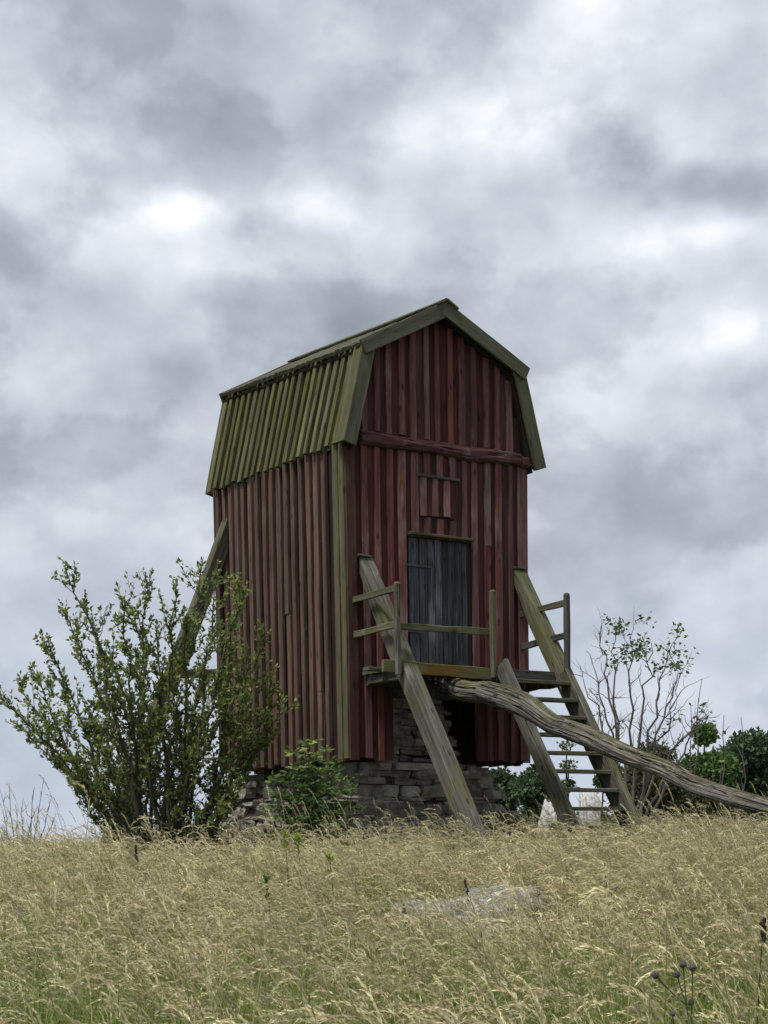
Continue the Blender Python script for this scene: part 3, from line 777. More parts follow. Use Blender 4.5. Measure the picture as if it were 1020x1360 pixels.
def leaves_obj(name, rng, pos, dirs, size, mat, parent, tint, asp=.5):
    pos, dirs, size = np.array(pos), np.array(dirs), np.array(size)
    V, Q = leaf_quads(rng, pos, dirs, size, asp)
    T3 = np.concatenate([Q[:, [0, 1, 2]], Q[:, [0, 2, 3]]])
    me = fast_mesh(name, V, T3, [mat], attr=np.repeat(np.clip(tint, 0, 1), 4))
    o = bpy.data.objects.new(name, me); COL.objects.link(o); o.parent = parent
    return o
def rel(P, o): return [p - o for p in P]

# big shrub in front of the mill's left side
br = random.Random(21); bn = np.random.default_rng(21)
BD = 22.3
base = at(222, 1100, BD); base.z = gz(base.x, base.y)
shrub = empty('shrub', base)
tag(shrub, 'large many-stemmed leafy green shrub growing before the left side of the windmill', 'shrub')
tips = [(92, 752), (78, 800), (120, 812), (160, 778), (195, 765), (180, 805), (232, 768), (268, 740), (292, 748), (312, 772), (330, 775), (345, 838), (350, 868),
        (372, 905), (385, 930), (368, 965), (22, 903), (4, 925), (38, 882), (62, 842), (8, 958), (45, 985), (92, 1010), (64, 900), (105, 870), (140, 850), (205, 830), (250, 815),
        (285, 830), (315, 880), (335, 925), (300, 930), (265, 900), (225, 880), (180, 880), (150, 910), (110, 930), (80, 950), (130, 985), (330, 1000), (310, 1050), (275, 970), (235, 950), (190, 960), (95, 1045), (150, 1030), (250, 1020), (300, 1075)]
wood_b = MB(); lp, ld, ls, lt = [], [], [], []
def add_leaves(P, a, dens, size, rngp, bright=0.0):
    for i in range(len(P) - 1):
        seg = P[i + 1] - P[i]; L = seg.length; n = max(0, int(L * dens + rngp.random()))
        for _ in range(n):
            u = rngp.random(); p = P[i] + seg * u
            d = (seg.normalized() * .7 + Vector((rngp.gauss(0, 1), rngp.gauss(0, 1), rngp.gauss(0.15, .8))) * .6)
            lp.append(p + Vector((rngp.gauss(0, .008),) * 3)); ld.append(d); ls.append(size * rngp.uniform(.6, 1.25)); lt.append(min(1, max(0, rngp.gauss(.50 + bright, .24))))
for ti, (px, py) in enumerate(tips):
    dep = BD + br.uniform(-.9, .9) if px < 300 else BD + br.uniform(-.9, .1)
    tip = at(px, py, dep)
    b0 = base + Vector((br.gauss(0, .17), br.gauss(0, .2), -.05))
    hz = (tip - b0)
    ctrl = b0 + Vector((hz.x * br.uniform(.15, .62), hz.y * .3, hz.z * br.uniform(.42, .6))) + Vector((br.gauss(0, .08), br.gauss(0, .08), 0))
    n = 14; P = bez(b0, ctrl, tip, n)
    P = [p + Vector((br.gauss(0, .032), br.gauss(0, .032), br.gauss(0, .02))) * (1 if i else 0) for i, p in enumerate(P)]
    L = hz.length; r0 = .006 + .0065 * L * br.uniform(.6, 1.3)
    wood_b.tube(rel(P, base), [r0 * (1 - i / n) ** .8 + .003 for i in range(n + 1)], 6, br)
    add_leaves(P[int(n * .55):], 0, 60, .074, br, .2)
    for i in range(2, n):
        u = i / n
        for _ in range(2 if u > .25 else 1):
            if br.random() < .15: continue
            t_ = (P[i] - P[i - 1]).normalized()
            d = (t_ * br.uniform(.5, 1.0) + Vector((br.gauss(0, .6), br.gauss(0, .6), br.uniform(-.05, .65)))).normalized()
            l = br.uniform(.2, .62) * (1.15 - .65 * u)
            q0 = P[i]; q2 = q0 + d * l + Vector((0, 0, l * .18)); q1 = q0 + d * l * .5 + Vector((br.gauss(0, .03), br.gauss(0, .03), -.01))
            S = bez(q0, q1, q2, 4)
            wood_b.tube(rel(S, base), [.0075, .006, .005, .004, .0025], 4, br)
            dens = (44 if u > .55 else (20 if u > .4 else 4)) * br.uniform(.2, 1.4)
            add_leaves(S[1:], 0, dens, .070, br, .05 + .16 * (u > .75))
            for __ in range(2):
                k = br.randint(1, 3); d2 = ((S[k + 1] - S[k]).normalized() + Vector((br.gauss(0, .7), br.gauss(0, .7), br.gauss(.25, .4)))).normalized()
                l2 = br.uniform(.10, .28); E_ = [S[k], S[k] + d2 * l2 * .5, S[k] + d2 * l2 + Vector((0, 0, .02))]
                wood_b.tube(rel(E_, base), [.004, .003, .002], 3, br)
                add_leaves(E_, 0, dens * 1.3, .068, br, .05 + .16 * (u > .75))
wood_b.build('stems', M['bark'], shrub, smooth=True)
lp = [p - base for p in lp]
leaves_obj('foliage', bn, lp, ld, ls, M['leaf'], shrub, np.array(lt), .52)

# elder seedling against the stones at the near corner
base = at(412, 1100, 22.0); base.z = gz(base.x, base.y)
eld = empty('bush', base); tag(eld, 'low dark green bush with pinnate leaves against the stones at the mill corner', 'bush')
sb = MB(); lp, ld, ls, lt = [], [], [], []
for (px, py) in [(405, 988), (392, 1002), (432, 1000), (418, 1010), (380, 1022), (445, 1015), (458, 1035), (365, 1040), (400, 1030), (430, 1030), (462, 1060), (450, 1050), (372, 1060), (388, 1050), (410, 1055), (440, 1072), (425, 1048), (395, 1075), (458, 1085), (365, 1080), (415, 1080)]:
    tip = at(px, py, 22.0 + br.uniform(-.35, .25)); b0 = base + Vector((br.gauss(0, .12), br.gauss(0, .08), -.05))
    P = bez(b0, b0.lerp(tip, .5) + Vector((br.gauss(0, .05), br.gauss(0, .05), .12)), tip, 8)
    sb.tube(rel(P, base), [.012 * (1 - i / 8) + .003 for i in range(9)], 5, br)
    for i in range(2, 9):
        for _ in range(3):
            d = Vector((br.gauss(0, 1), br.gauss(0, 1), br.uniform(-.1, .7))).normalized(); l = br.uniform(.14, .24)
            S = [P[i], P[i] + d * l * .5 + Vector((0, 0, .02)), P[i] + d * l]
            sb.tube(rel(S, base), [.003, .0025, .0015], 3, br)
            side = d.cross(Z); side = side.normalized() if side.length > .01 else X
            young = 1.0 if (i >= 7 and py < 1015) else 0
            for u in (.35, .65, .9):
                for sg in (-1, 1):
                    lp.append(S[0].lerp(S[2], u) - base); ld.append(side * sg + d * .5 + Vector((0, 0, br.uniform(-.5, .1)))); ls.append(br.uniform(.07, .12)); lt.append(min(1, max(0, br.gauss(.45, .2) + .4 * young)))
            lp.append(S[2] - base); ld.append(d); ls.append(.09); lt.append(.45 + .4 * young)
sb.build('stems', M['bark'], eld); leaves_obj('foliage', bn, lp, ld, ls, M['elder'], eld, np.array(lt), .42)

# recursive branch growth for the bare trees
def grow(mb, P0, d, L, r, depth, rng, spread, leafsites, base, up=.12, wob=.16, kids=(3, 5)):
    n = 6; P = [P0]; dd = d.copy()
    for i in range(n):
        dd = (dd + Vector((rng.gauss(0, wob), rng.gauss(0, wob), rng.gauss(0, wob) + up * .5))).normalized(); P.append(P[-1] + dd * L / n)
    mb.tube(rel(P, base), [r * (1 - .55 * i / n) for i in range(n + 1)], 6 if depth > 1 else 4, rng)
    if depth == 0: leafsites.append(P); return
    for k in range(rng.randint(*kids)):
        i = rng.randint(2, n); a = rng.uniform(spread * .6, spread * 1.2); t_ = (P[i] - P[i - 1]).normalized()
        o = t_.orthogonal().normalized(); o.rotate(Matrix.Rotation(rng.uniform(0, 6.28), 3, t_))
        grow(mb, P[i], (t_ * math.cos(a) + o * math.sin(a)), L * rng.uniform(.5, .75), r * (1 - .55 * i / n) * .7, depth - 1, rng, spread, leafsites, base, up, wob, kids)
    grow(mb, P[-1], dd, L * .62, r * .45, depth - 1, rng, spread, leafsites, base, up, wob, kids)

# half-dead tree behind the stairs: stems given by their tops
tr = random.Random(4); TD = 42.0
base = at(838, 1085, TD); base.z = gz(base.x, base.y)
bare = empty('half_dead_tree', base); tag(bare, 'half dead tree with bare grey branches and a few leaves, behind the stairs', 'tree')
mb = MB(); sites = []
mains = [((838, 1060), (832, 985), (815, 905), (812, 850)), ((838, 1060), (828, 1000), (800, 930), (782, 880)), ((838, 1050), (850, 960), (858, 900), (868, 855)),
         ((840, 1060), (858, 985), (886, 930), (905, 895)), ((842, 1065), (872, 1010), (880, 970), (900, 915)), ((838, 1055), (840, 960), (836, 900), (842, 850)),
         ((842, 1060), (880, 1000), (910, 955), (940, 965)), ((835, 1060), (815, 990), (790, 960), (775, 900)), ((836, 1060), (826, 990), (800, 950), (770, 955)), ((842, 1050), (868, 960), (872, 910), (885, 870)),
         ((845, 1065), (890, 1020), (915, 990), (925, 945)), ((836, 1055), (822, 940), (800, 880), (798, 850))]
for mpts in mains:
    dz = tr.uniform(-1.0, 1.0); Q4 = [at(x, y, TD + dz * i / 3) for i, (x, y) in enumerate(mpts)]
    if True: Q4[0].z = base.z + tr.uniform(.2, .6)
    P = []
    for i in range(13):
        u = i / 12; a = Q4[0] * (1 - u) ** 3 + Q4[1] * 3 * u * (1 - u) ** 2 + Q4[2] * 3 * u * u * (1 - u) + Q4[3] * u ** 3
        P.append(a + Vector((tr.gauss(0, .06), tr.gauss(0, .05), tr.gauss(0, .03))))
    mb.tube(rel(P, base), [.036 * (1 - i / 12) ** .9 + .008 for i in range(13)], 6, tr)
    for i in range(4, 13):
        for _ in range(2):
            if tr.random() < .4: continue
            t_ = (P[i] - P[i - 1]).normalized()
            d = (t_ + Vector((tr.gauss(0, .6), tr.gauss(0, .6), tr.gauss(.1, .4)))).normalized()
            grow(mb, P[i], d, tr.uniform(.25, .7), .012, 1 if tr.random() < .6 else 0, tr, .6, sites, base, .15, .22, (1, 3))
mb.tube([Vector((0, 0, -.3)), Vector((.0, 0, .3)), Vector((0, 0, .8))], [.17, .15, .10], 8, tr)
mb.build('trunk', M['grey_bark'], bare, smooth=True)
lp, ld, ls, lt = [], [], [], []
for P in sites:
    e = P[-1]; ex = 510 + e.x / e.y * FPX; ey = 1100 - (e.z - EYE) / e.y * FPX
    top = ey < 888 and ex > 805
    if (top and tr.random() < .8) or tr.random() < .03:
        for _ in range(tr.randint(6, 16)):
            lp.append(tr.choice(P[3:]) + Vector((tr.gauss(0, .09), tr.gauss(0, .09), tr.gauss(0, .07))) - base); ld.append(Vector((tr.gauss(0, 1), tr.gauss(0, 1), tr.gauss(0, .6)))); ls.append(tr.uniform(.09, .17)); lt.append(tr.gauss(.55, .25))
leaves_obj('crown', bn, lp, ld, ls, M['pale_leaf'], bare, np.array(lt), .5)

# leafy trees and scrub beyond the mill
def far_tree(name, label, cx, top, hw, dist, mat, seed, nleaf=7000, lobes=11, leaf=.2, botpx=1095, hole=.0, group='trees beyond the mill', cat='tree'):
    r = random.Random(seed); rn = np.random.default_rng(seed)
    b0 = at(cx, botpx, dist); b0.z = gz(b0.x, b0.y)
    root = empty(name, b0); tag(root, label, cat, group)
    topz = EYE + (1100 - top) / FPX * dist - b0.z; wr = hw / FPX * dist
    cl = []
    for k in range(lobes):
        a = r.uniform(0, 6.28); u = r.uniform(0.05, 1.0) ** .6
        hgt = topz * r.uniform(.3, .9); shrink = math.sqrt(max(.12, 1 - ((hgt / topz - .45) / .62) ** 2))
        rad = wr * r.uniform(.36, .58)
        c = Vector((math.cos(a) * (wr - rad * .7) * u * shrink, math.sin(a) * (wr - rad * .7) * u * shrink, min(hgt, topz - rad * .8)))
        cl.append((c, rad))
    cl.append((Vector((r.uniform(-.2, .2) * wr, 0, topz - wr * .38)), wr * .40))
    tm = MB(); th = topz * .5
    tm.tube([Vector((0, 0, -.3)), Vector((r.gauss(0, .1), 0, th * .5)), Vector((r.gauss(0, .2), 0, th))], [topz * .035, topz * .028, topz * .018], 7, r)
    for c, rad in cl:
        s = Vector((0, 0, th * r.uniform(.4, .95))); tm.tube(bez(s, s.lerp(c, .5) + Vector((0, 0, .1)), c, 5), [topz * .014, topz * .012, topz * .01, topz * .008, topz * .006, topz * .003], 5, r)
    tm.build('trunk', M['bark'], root, smooth=True)
    tot = sum(q[1] ** 2 for q in cl); Pp, Dd, Ss, Tt = [], [], [], []
    for c, rad in cl:
        n = int(nleaf * rad * rad / tot)
        v = rn.normal(size=(n, 3)); v /= np.linalg.norm(v, axis=1, keepdims=True)
        nf = np.array([mnoise.noise(Vector(q * 2.6) + Vector(c) * 3) for q in v])
        rr = rad * (.78 + .38 * nf + .16 * rn.normal(size=n)) * (.55 + .45 * rn.random(n) ** .35)
        keep = nf > -.32 - .3 * (1 - hole)
        p = np.array(c) + v * rr[:, None] * np.array([1, 1, .82])
        d = v * .6 + rn.normal(size=(n, 3)) * .8
        Pp.append(p[keep]); Dd.append(d[keep]); Ss.append((leaf * (.55 + .8 * rn.random(n)))[keep]); Tt.append((.42 + .25 * nf + .18 * rn.normal(size=n))[keep])
    leaves_obj('crown', rn, np.concatenate(Pp), np.concatenate(Dd), np.concatenate(Ss), mat, root, np.concatenate(Tt), .62)
    return root
far_tree('oak_tree', 'dark green rounded oak-like tree at the right edge behind the pole', 1003, 970, 72, 75, M['oak'], 1, 20000, 18, .26)
far_tree('leafy_tree', 'smaller fresh green tree left of the dark rounded tree, dead branches through it', 936, 960, 42, 62, M['elder'], 2, 9000, 12, .2, hole=.5)
far_tree('thorn_scrub', 'olive brown thorny scrub at the foot of the half dead tree', 868, 985, 62, 46, M['olive_leaf'], 3, 12000, 14, .12, cat='bush')
far_tree('thorn_scrub', 'low dark scrub between the pole and the stairs foot', 918, 1035, 55, 48, M['olive_leaf'], 13, 9000, 11, .12, cat='bush')
far_tree('leafy_tree', 'green tree seen under the mill floor, left of the stairs', 664, 1020, 40, 85, M['oak'], 5, 8000, 12, .24)
far_tree('leafy_tree', 'green tree seen between the right wall and the stairs', 712, 1014, 38, 80, M['oak'], 6, 8000, 12, .24)
far_tree('leafy_tree', 'slender pale leafed tree seen through the upper stair steps', 752, 982, 24, 48, M['pale_leaf'], 7, 1300, 8, .10, hole=1.0)
far_tree('leafy_tree', 'low distant tree seen through the lower stair steps', 796, 1024, 32, 88, M['oak'], 8, 4500, 9, .24)
# dead branches standing in the fresh green tree
b0 = at(932, 1095, 58); b0.z = gz(b0.x, b0.y)
dead = empty('dead_branches', b0); tag(dead, 'pale bare dead branches reaching up through the fresh green tree', 'dead tree', None)
mb = MB(); st = []
for (x, y) in ((930, 900), (918, 935), (962, 950), (900, 1000), (985, 955), (890, 965), (960, 1000)):
    e = at(x, y, 57.5 + tr.uniform(-.8, .5)); P = bez(b0, b0.lerp(e, .55) + Vector((tr.gauss(0, .6), 0, -.3)), e, 9); P = [p + Vector((tr.gauss(0, .05), tr.gauss(0, .05), tr.gauss(0, .04))) for p in P]
    mb.tube(rel(P, b0), [.04 * (1 - i / 9) + .009 for i in range(10)], 5, tr)
    for i in range(4, 9):
        d = ((P[i] - P[i - 1]).normalized() + Vector((tr.gauss(0, .7), tr.gauss(0, .7), tr.gauss(0, .4)))).normalized(); grow(mb, P[i], d, tr.uniform(.3, .7), .018, 0, tr, .6, st, b0, .1, .2)
mb.build('trunk', M['grey_bark'], dead)
# thin dead shrub at the left edge
b0 = at(28, 1112, 24.5); b0.z = gz(b0.x, b0.y)
tw = empty('dead_shrub', b0); tag(tw, 'small leafless dead shrub in the grass at the left edge', 'shrub')
mb = MB(); st = []
for (x, y) in ((-15, 1060), (0, 1045), (12, 1040), (30, 1060), (45, 1045), (58, 1035), (70, 1060), (20, 1068), (5, 1075), (50, 1070), (-20, 1085), (75, 1080)):
    e = at(x, y, 24.5 + tr.uniform(-.3, .3)); P = bez(b0, b0.lerp(e, .5) + Vector((tr.gauss(0, .05), 0, -.02)), e, 7); P = [p + Vector((tr.gauss(0, .012), tr.gauss(0, .012), 0)) for p in P]
    mb.tube(rel(P, b0), [.009 * (1 - i / 7) + .0035 for i in range(8)], 4, tr)
    for i in range(2, 7):
        for _ in range(2):
            d = ((P[i] - P[i - 1]).normalized() + Vector((tr.gauss(0, .5), tr.gauss(0, .5), tr.gauss(.1, .3)))).normalized(); grow(mb, P[i], d, tr.uniform(.08, .2), .0045, 0, tr, .6, st, b0, .1, .2)
mb.build('stems', M['grey_bark'], tw)

# white sheeted heaps in the field behind the stairs
m, t = new_mat('white_sheeting'); ob = t.node('ShaderNodeTexCoord').outputs['Object']; n = t.noise(ob, 2.5, 6, .6)
finish(t, t.mix(t.mapr(n, .3, .7), (0.34, 0.34, 0.34), (0.52, 0.52, 0.51)), .55, n, .8, .15, .4); M['white'] = m
def heap(px, py_top, hw, dist, label, seed, ramp):
    """sheet drawn over a stack: one end slopes down, the other is steep; creased by noise"""
    b0 = at(px, 1100, dist); b0.z = gz(b0.x, b0.y); h = EYE + (1100 - py_top) / FPX * dist - b0.z; w = hw / FPX * dist
    n, k = 34, 22; V, Q = [], []
    for j in range(k + 1):
        for i in range(n + 1):
            u, v = i / n, j / k
            f = min(1, (u / ramp) if u < ramp else 1, (1 - u) / .07) * min(1, v / .14, (1 - v) / .14)
            z = h * (f ** .8) * (1 + .10 * mnoise.noise(Vector((u * 3, v * 3, seed)))) + .07 * h * mnoise.noise(Vector((u * 9, v * 7, seed + 3))) * f
            V.append(((u - .5) * 2 * w + .05 * mnoise.noise(Vector((v * 6, seed, 0))), (v - .5) * 2.6 * w, z - (.4 if f == 0 else 0)))
    for j in range(k):
        for i in range(n): Q.append((j * (n + 1) + i, j * (n + 1) + i + 1, (j + 1) * (n + 1) + i + 1, (j + 1) * (n + 1) + i))
    o = bpy.data.objects.new('sheeted_heap', fast_mesh('sheeted_heap', V, Q, [M['white']])); COL.objects.link(o); o.location = b0
    tag(o, label, 'heap', 'white heaps in the field')
heap(718, 1070, 22, 50, 'white sheeted heap just left of the left stair stringer', 1, .62)
heap(782, 1058, 15, 54, 'white sheeted heap seen between the lowest stair steps', 5, .15)

# boulder in the meadow
b0 = at(618, 1235, 13.6); b0.z = gz(b0.x, b0.y)
nu, nv = 120, 48; V, Q = [], []
for j in range(nv + 1):
    for i in range(nu):
        a = 2 * math.pi * i / nu; el = (j / nv) * math.pi / 2; c_, s_ = math.cos(a), math.sin(a)
        v = Vector((c_ * math.cos(el) ** .7, s_ * math.cos(el) ** .7, math.sin(el)))
        k = 1 + .16 * mnoise.noise(v * 1.6 + Vector((4, 0, 1))) + .10 * mnoise.noise(v * 4.5) + .05 * mnoise.noise(v * 12) + .025 * mnoise.noise(v * 25)
        V.append((v.x * k * .86, v.y * k * .62, v.z * k * (.59 + .08 * c_) - .06))
for j in range(nv):
    for i in range(nu): Q.append((j * nu + i, j * nu + (i + 1) % nu, (j + 1) * nu + (i + 1) % nu, (j + 1) * nu + i))
bo = bpy.data.objects.new('boulder', fast_mesh('boulder', V, Q, [M['boulder']], smooth=True)); COL.objects.link(bo); bo.location = b0
tag(bo, 'pale grey lichened boulder half hidden in the meadow grass', 'boulder')
BOULDER = b0.copy()

# ------------------------------------------------------------------ meadow grass
def grass_mat(name, c1, c2, c3, transl=.35):
    m, t = new_mat(name)
    a = t.node('ShaderNodeAttribute', {'attribute_name': 'tint'}).outputs['Fac']      # 0 at the foot, 1 at the dry tip
    rnd = t.node('ShaderNodeObjectInfo').outputs['Random']
    col = t.ramp(a, [(0.0, c1), (0.5, c2), (1.0, c3)])
    hs = t.node('ShaderNodeHueSaturation', Color=col)
    t.put(hs.inputs['Value'], t.mapr(rnd, 0, 1, .68, 1.38)); t.put(hs.inputs['Hue'], t.mapr(t.math('FRACT', t.math('MULTIPLY', rnd, 9.7)), 0, 1, .488, .515))
    finish(t, hs.outputs[0], .7, spec=.2, transl=transl)
    return m
GM = [grass_mat('grass_stem', (0.085, 0.130, 0.030), (0.225, 0.225, 0.08), (0.37, 0.325, 0.15)),
      grass_mat('grass_panicle', (0.32, 0.28, 0.145), (0.50, 0.445, 0.26), (0.68, 0.63, 0.42)),
      grass_mat('grass_blade', (0.050, 0.095, 0.018), (0.130, 0.190, 0.042), (0.27, 0.28, 0.085)),
      grass_mat('grass_panicle_brown', (0.15, 0.095, 0.055), (0.225, 0.155, 0.09), (0.31, 0.23, 0.13)),
      grass_mat('fresh_blade', (0.065, 0.125, 0.022), (0.135, 0.225, 0.045), (0.24, 0.31, 0.085), .45)]
class GB:
    def __init__(s, seed): s.V = []; s.Q = []; s.mi = []; s.t = []; s.r = random.Random(seed)
    def ribbon(s, P, w, mi, t0, t1, face=None):
        n = len(P); b = len(s.V)
        a = s.r.uniform(0, 3.14); sd = face or Vector((math.cos(a), math.sin(a), 0))
        for i, p in enumerate(P):
            u = i / (n - 1); ww = w[i] / 2 if isinstance(w, list) else w / 2
            s.V += [tuple(p - sd * ww), tuple(p + sd * ww)]; s.t += [t0 + (t1 - t0) * u] * 2
        for i in range(n - 1): s.Q.append((b + 2 * i, b + 2 * i + 1, b + 2 * i + 3, b + 2 * i + 2)); s.mi.append(mi)
    def spikelet(s, p, d, l, w, mi, t):
        b = len(s.V); d = d.normalized(); o = d.orthogonal(); o.rotate(Matrix.Rotation(s.r.uniform(0, 6.3), 3, d)); o.normalize()
        s.V += [tuple(p), tuple(p + d * l * .45 + o * w / 2), tuple(p + d * l), tuple(p + d * l * .45 - o * w / 2)]; s.t += [t] * 4
        s.Q.append((b, b + 1, b + 2, b + 3)); s.mi.append(mi)
    def mesh(s, name): return fast_mesh(name, s.V, s.Q, GM, s.mi, attr=s.t)
WIND = Vector((-1, -.12, 0))
def stalk(g, x, y, h, lean, pan, brown=False, open_=.5):
    r = g.r; b = Vector((x, y, -.03)); dirw = Vector((WIND.x + r.gauss(0, .45), WIND.y + r.gauss(0, .5), 0))
    P = []
    for i in range(7):
        u = i / 6; P.append(b + Vector((0, 0, h * (u - .12 * u ** 3 * lean))) + dirw * (lean * h * (.30 * u + .24 * u ** 3)))
    g.ribbon(P, [.0045, .0045, .0042, .004, .0036, .0032, .0028], 0, r.uniform(0, .2), r.uniform(.75, 1.0))
    # panicle: drooping axis, spikelets in two loose rows
    ax = (P[-1] - P[-2]).normalized(); p = P[-1].copy(); n = max(6, int(pan / .009)); mi = 3 if brown else 1
    droop = r.uniform(.02, .16)
    for k in range(n):
        u = k / n; ax = (ax + Vector((WIND.x * .35, dirw.y * .2, -1.0)) * droop * (.5 + u)).normalized(); p = p + ax * pan / n
        wdt = open_ * pan * .10 * math.sin(math.pi * min(1, .25 + .75 * (1 - u)))
        for _ in range(2):
            o = Vector((r.gauss(0, 1), r.gauss(0, 1), r.gauss(0, .6))) * wdt
            g.spikelet(p + o * r.uniform(.1, .8), ax * 1.2 + o * 9 + Vector((r.gauss(0, .16), r.gauss(0, .16), r.gauss(0, .16))), r.uniform(.014, .026), r.uniform(.0035, .0062), mi, r.uniform(.1, 1))
    g.ribbon([P[-1], P[-1].lerp(p, .5) + Vector((0, 0, pan * .04)), p], .002, mi, .3, .6)
def blade(g, x, y, h, bend, mi=2):
    r = g.r; a = r.uniform(-1.6, 1.6); d = Vector((math.cos(a), math.sin(a), 0)); b = Vector((x, y, -.02)); P = []
    for i in range(5):
        u = i / 4; P.append(b + Vector((0, 0, h * (u - .35 * bend * u ** 3))) + d * (bend * h * u ** 2 * .7))
    t0 = r.uniform(0, .3); g.ribbon(P, [.005, .0055, .005, .0035, .001], mi, t0, r.uniform(.4, 1.0), Vector((-d.y, d.x, 0)) * r.choice((1, -1)) + Vector((r.gauss(0, .3), r.gauss(0, .3), 0)))
TUFTS = bpy.data.collections.new('grass_tufts')             # prototypes, only used through the geometry nodes of the meadow
def add_tuft(k, g):
    o = bpy.data.objects.new('tuft_%02d' % k, g.mesh('tuft_%02d' % k)); TUFTS.objects.link(o)
for k in range(6):                                            # flowering grass
    g = GB(100 + k)
    for i in range(16):
        a, q = g.r.uniform(0, 6.28), .21 * math.sqrt(g.r.random()); h = g.r.uniform(.40, .80)
        stalk(g, q * math.cos(a), q * math.sin(a), h, g.r.uniform(.45, 1.25), g.r.uniform(.09, .17), False, g.r.choice((.3, .45, .7)))
    for i in range(44):
        a, q = g.r.uniform(0, 6.28), .21 * math.sqrt(g.r.random()); blade(g, q * math.cos(a), q * math.sin(a), g.r.uniform(.25, .60), g.r.uniform(.1, .9))
    add_tuft(k, g)
for k in range(6, 8):                                         # brownish bent grass
    g = GB(200 + k)
    for i in range(17):
        a, q = g.r.uniform(0, 6.28), .2 * math.sqrt(g.r.random()); stalk(g, q * math.cos(a), q * math.sin(a), g.r.uniform(.36, .62), g.r.uniform(.4, 1.1), g.r.uniform(.07, .11), g.r.random() < .45, .9)
    for i in range(34):
        a, q = g.r.uniform(0, 6.28), .2 * math.sqrt(g.r.random()); blade(g, q * math.cos(a), q * math.sin(a), g.r.uniform(.22, .5), g.r.uniform(.1, .9))
    add_tuft(k, g)
for k in range(8, 11):                                        # green leafy undergrowth
    g = GB(300 + k)
    for i in range(70):
        a, q = g.r.uniform(0, 6.28), .2 * math.sqrt(g.r.random()); blade(g, q * math.cos(a), q * math.sin(a), g.r.uniform(.25, .62), g.r.uniform(.05, .7), 4)
    for i in range(4):
        stalk(g, g.r.gauss(0, .1), g.r.gauss(0, .1), g.r.uniform(.4, .6), g.r.uniform(.4, 1), .09)
    add_tuft(k, g)
g = GB(400)                                                   # a few taller pale culms
for i in range(5): stalk(g, g.r.gauss(0, .12), g.r.gauss(0, .12), g.r.uniform(.62, .85), g.r.uniform(.4, .9), g.r.uniform(.10, .16), False, .3)
add_tuft(11, g)
g = GB(500)                                                   # single very tall culms
for i in range(3): stalk(g, g.r.gauss(0, .15), g.r.gauss(0, .15), g.r.uniform(.85, 1.1), g.r.uniform(.15, .6), g.r.uniform(.12, .18), False, .25)
add_tuft(12, g)
gr_ = random.Random(77); PTS, ROT, SCL, IDX = [], [], [], []
def mill_local(x, y):
    v = MROT.transposed() @ (Vector((x, y, 1.2)) - MT); return v.x, v.y
def sow(y0, y1, dens):
    yy = y0
    area = 0
    n = 0
    hw = lambda y: .2217 * y * 1.12 + 1.2
    N = int(dens * (y1 - y0) * (hw(y0) + hw(y1)))
    for _ in range(N):
        y = gr_.uniform(y0, y1); x = gr_.uniform(-1, 1) * hw(y)
        lx, ly = mill_local(x, y)
        if .05 < lx < 2.7 and .15 < ly < 3.5: continue
        bx, by = x - BOULDER.x, y - BOULDER.y
        q = (bx / .78) ** 2 + (by / .55) ** 2
        if q < .8 and gr_.random() < (.92 if q < .4 else .55): continue
        near_b = by < 0 and abs(bx) < .6 and by > -1.3
        p1 = mnoise.noise(Vector((x * .45, y * .3, 3))); p2 = mnoise.noise(Vector((x * 1.3 + 5, y * 1.0, 8)))
        lush = max(0, min(1, (13 - y) / 4)) + .35 * max(0, p1)
        w = gr_.random()
        if w < .14 + .50 * lush + .12 * max(0, p2): k = gr_.randint(8, 10)
        elif w < .30 + .25 * lush + .4 * max(0, p1): k = gr_.randint(6, 7)
        elif w > .985: k = 12
        elif w > .92: k = 11
        else: k = gr_.randint(0, 5)
        s = 1.0 + .28 * p1 + .20 * p2 + gr_.gauss(0, .13)
        if y < 14: s *= 1.10
        if near_b: s *= .80
        if -0.3 < lx < 3.0 and -1.2 < ly < .15: s *= .85
        PTS.append((x, y, gz(x, y))); ROT.append((gr_.gauss(0, .06), gr_.gauss(0, .06), gr_.gauss(0, .5))); SCL.append(max(.5, s)); IDX.append(k)
sow(4.5, 9, 34); sow(9, 15, 27); sow(15, 22, 22); sow(22, 31, 15)
for px, s in ((398, 1.25), (412, 1.05), (424, 1.2), (436, 1.0), (452, .95), (468, 1.1), (385, .9), (350, .8)):      # tall culms before the bush at the corner
    p = at(px, 1100, 21.2); PTS.append((p.x, p.y, gz(p.x, p.y))); ROT.append((0, 0, gr_.gauss(0, .6))); SCL.append(s); IDX.append(12)
me = bpy.data.meshes.new('grass'); me.vertices.add(len(PTS)); me.vertices.foreach_set('co', np.array(PTS, np.float32).ravel())
a = me.attributes.new('rot', 'FLOAT_VECTOR', 'POINT'); a.data.foreach_set('vector', np.array(ROT, np.float32).ravel())
a = me.attributes.new('scl', 'FLOAT', 'POINT'); a.data.foreach_set('value', np.array(SCL, np.float32))
a = me.attributes.new('idx', 'INT', 'POINT'); a.data.foreach_set('value', np.array(IDX, np.int32))
me.update()
grass = bpy.data.objects.new('meadow_grass', me); COL.objects.link(grass)
tag(grass, 'tall dry flowering meadow grass bending in the wind', 'grass', kind='stuff')
ng = bpy.data.node_groups.new('sow_grass', 'GeometryNodeTree')
ng.interface.new_socket('Geometry', in_out='INPUT', socket_type='NodeSocketGeometry'); ng.interface.new_socket('Geometry', in_out='OUTPUT', socket_type='NodeSocketGeometry')
N = ng.nodes; Lk = ng.links
gi, go = N.new('NodeGroupInput'), N.new('NodeGroupOutput')
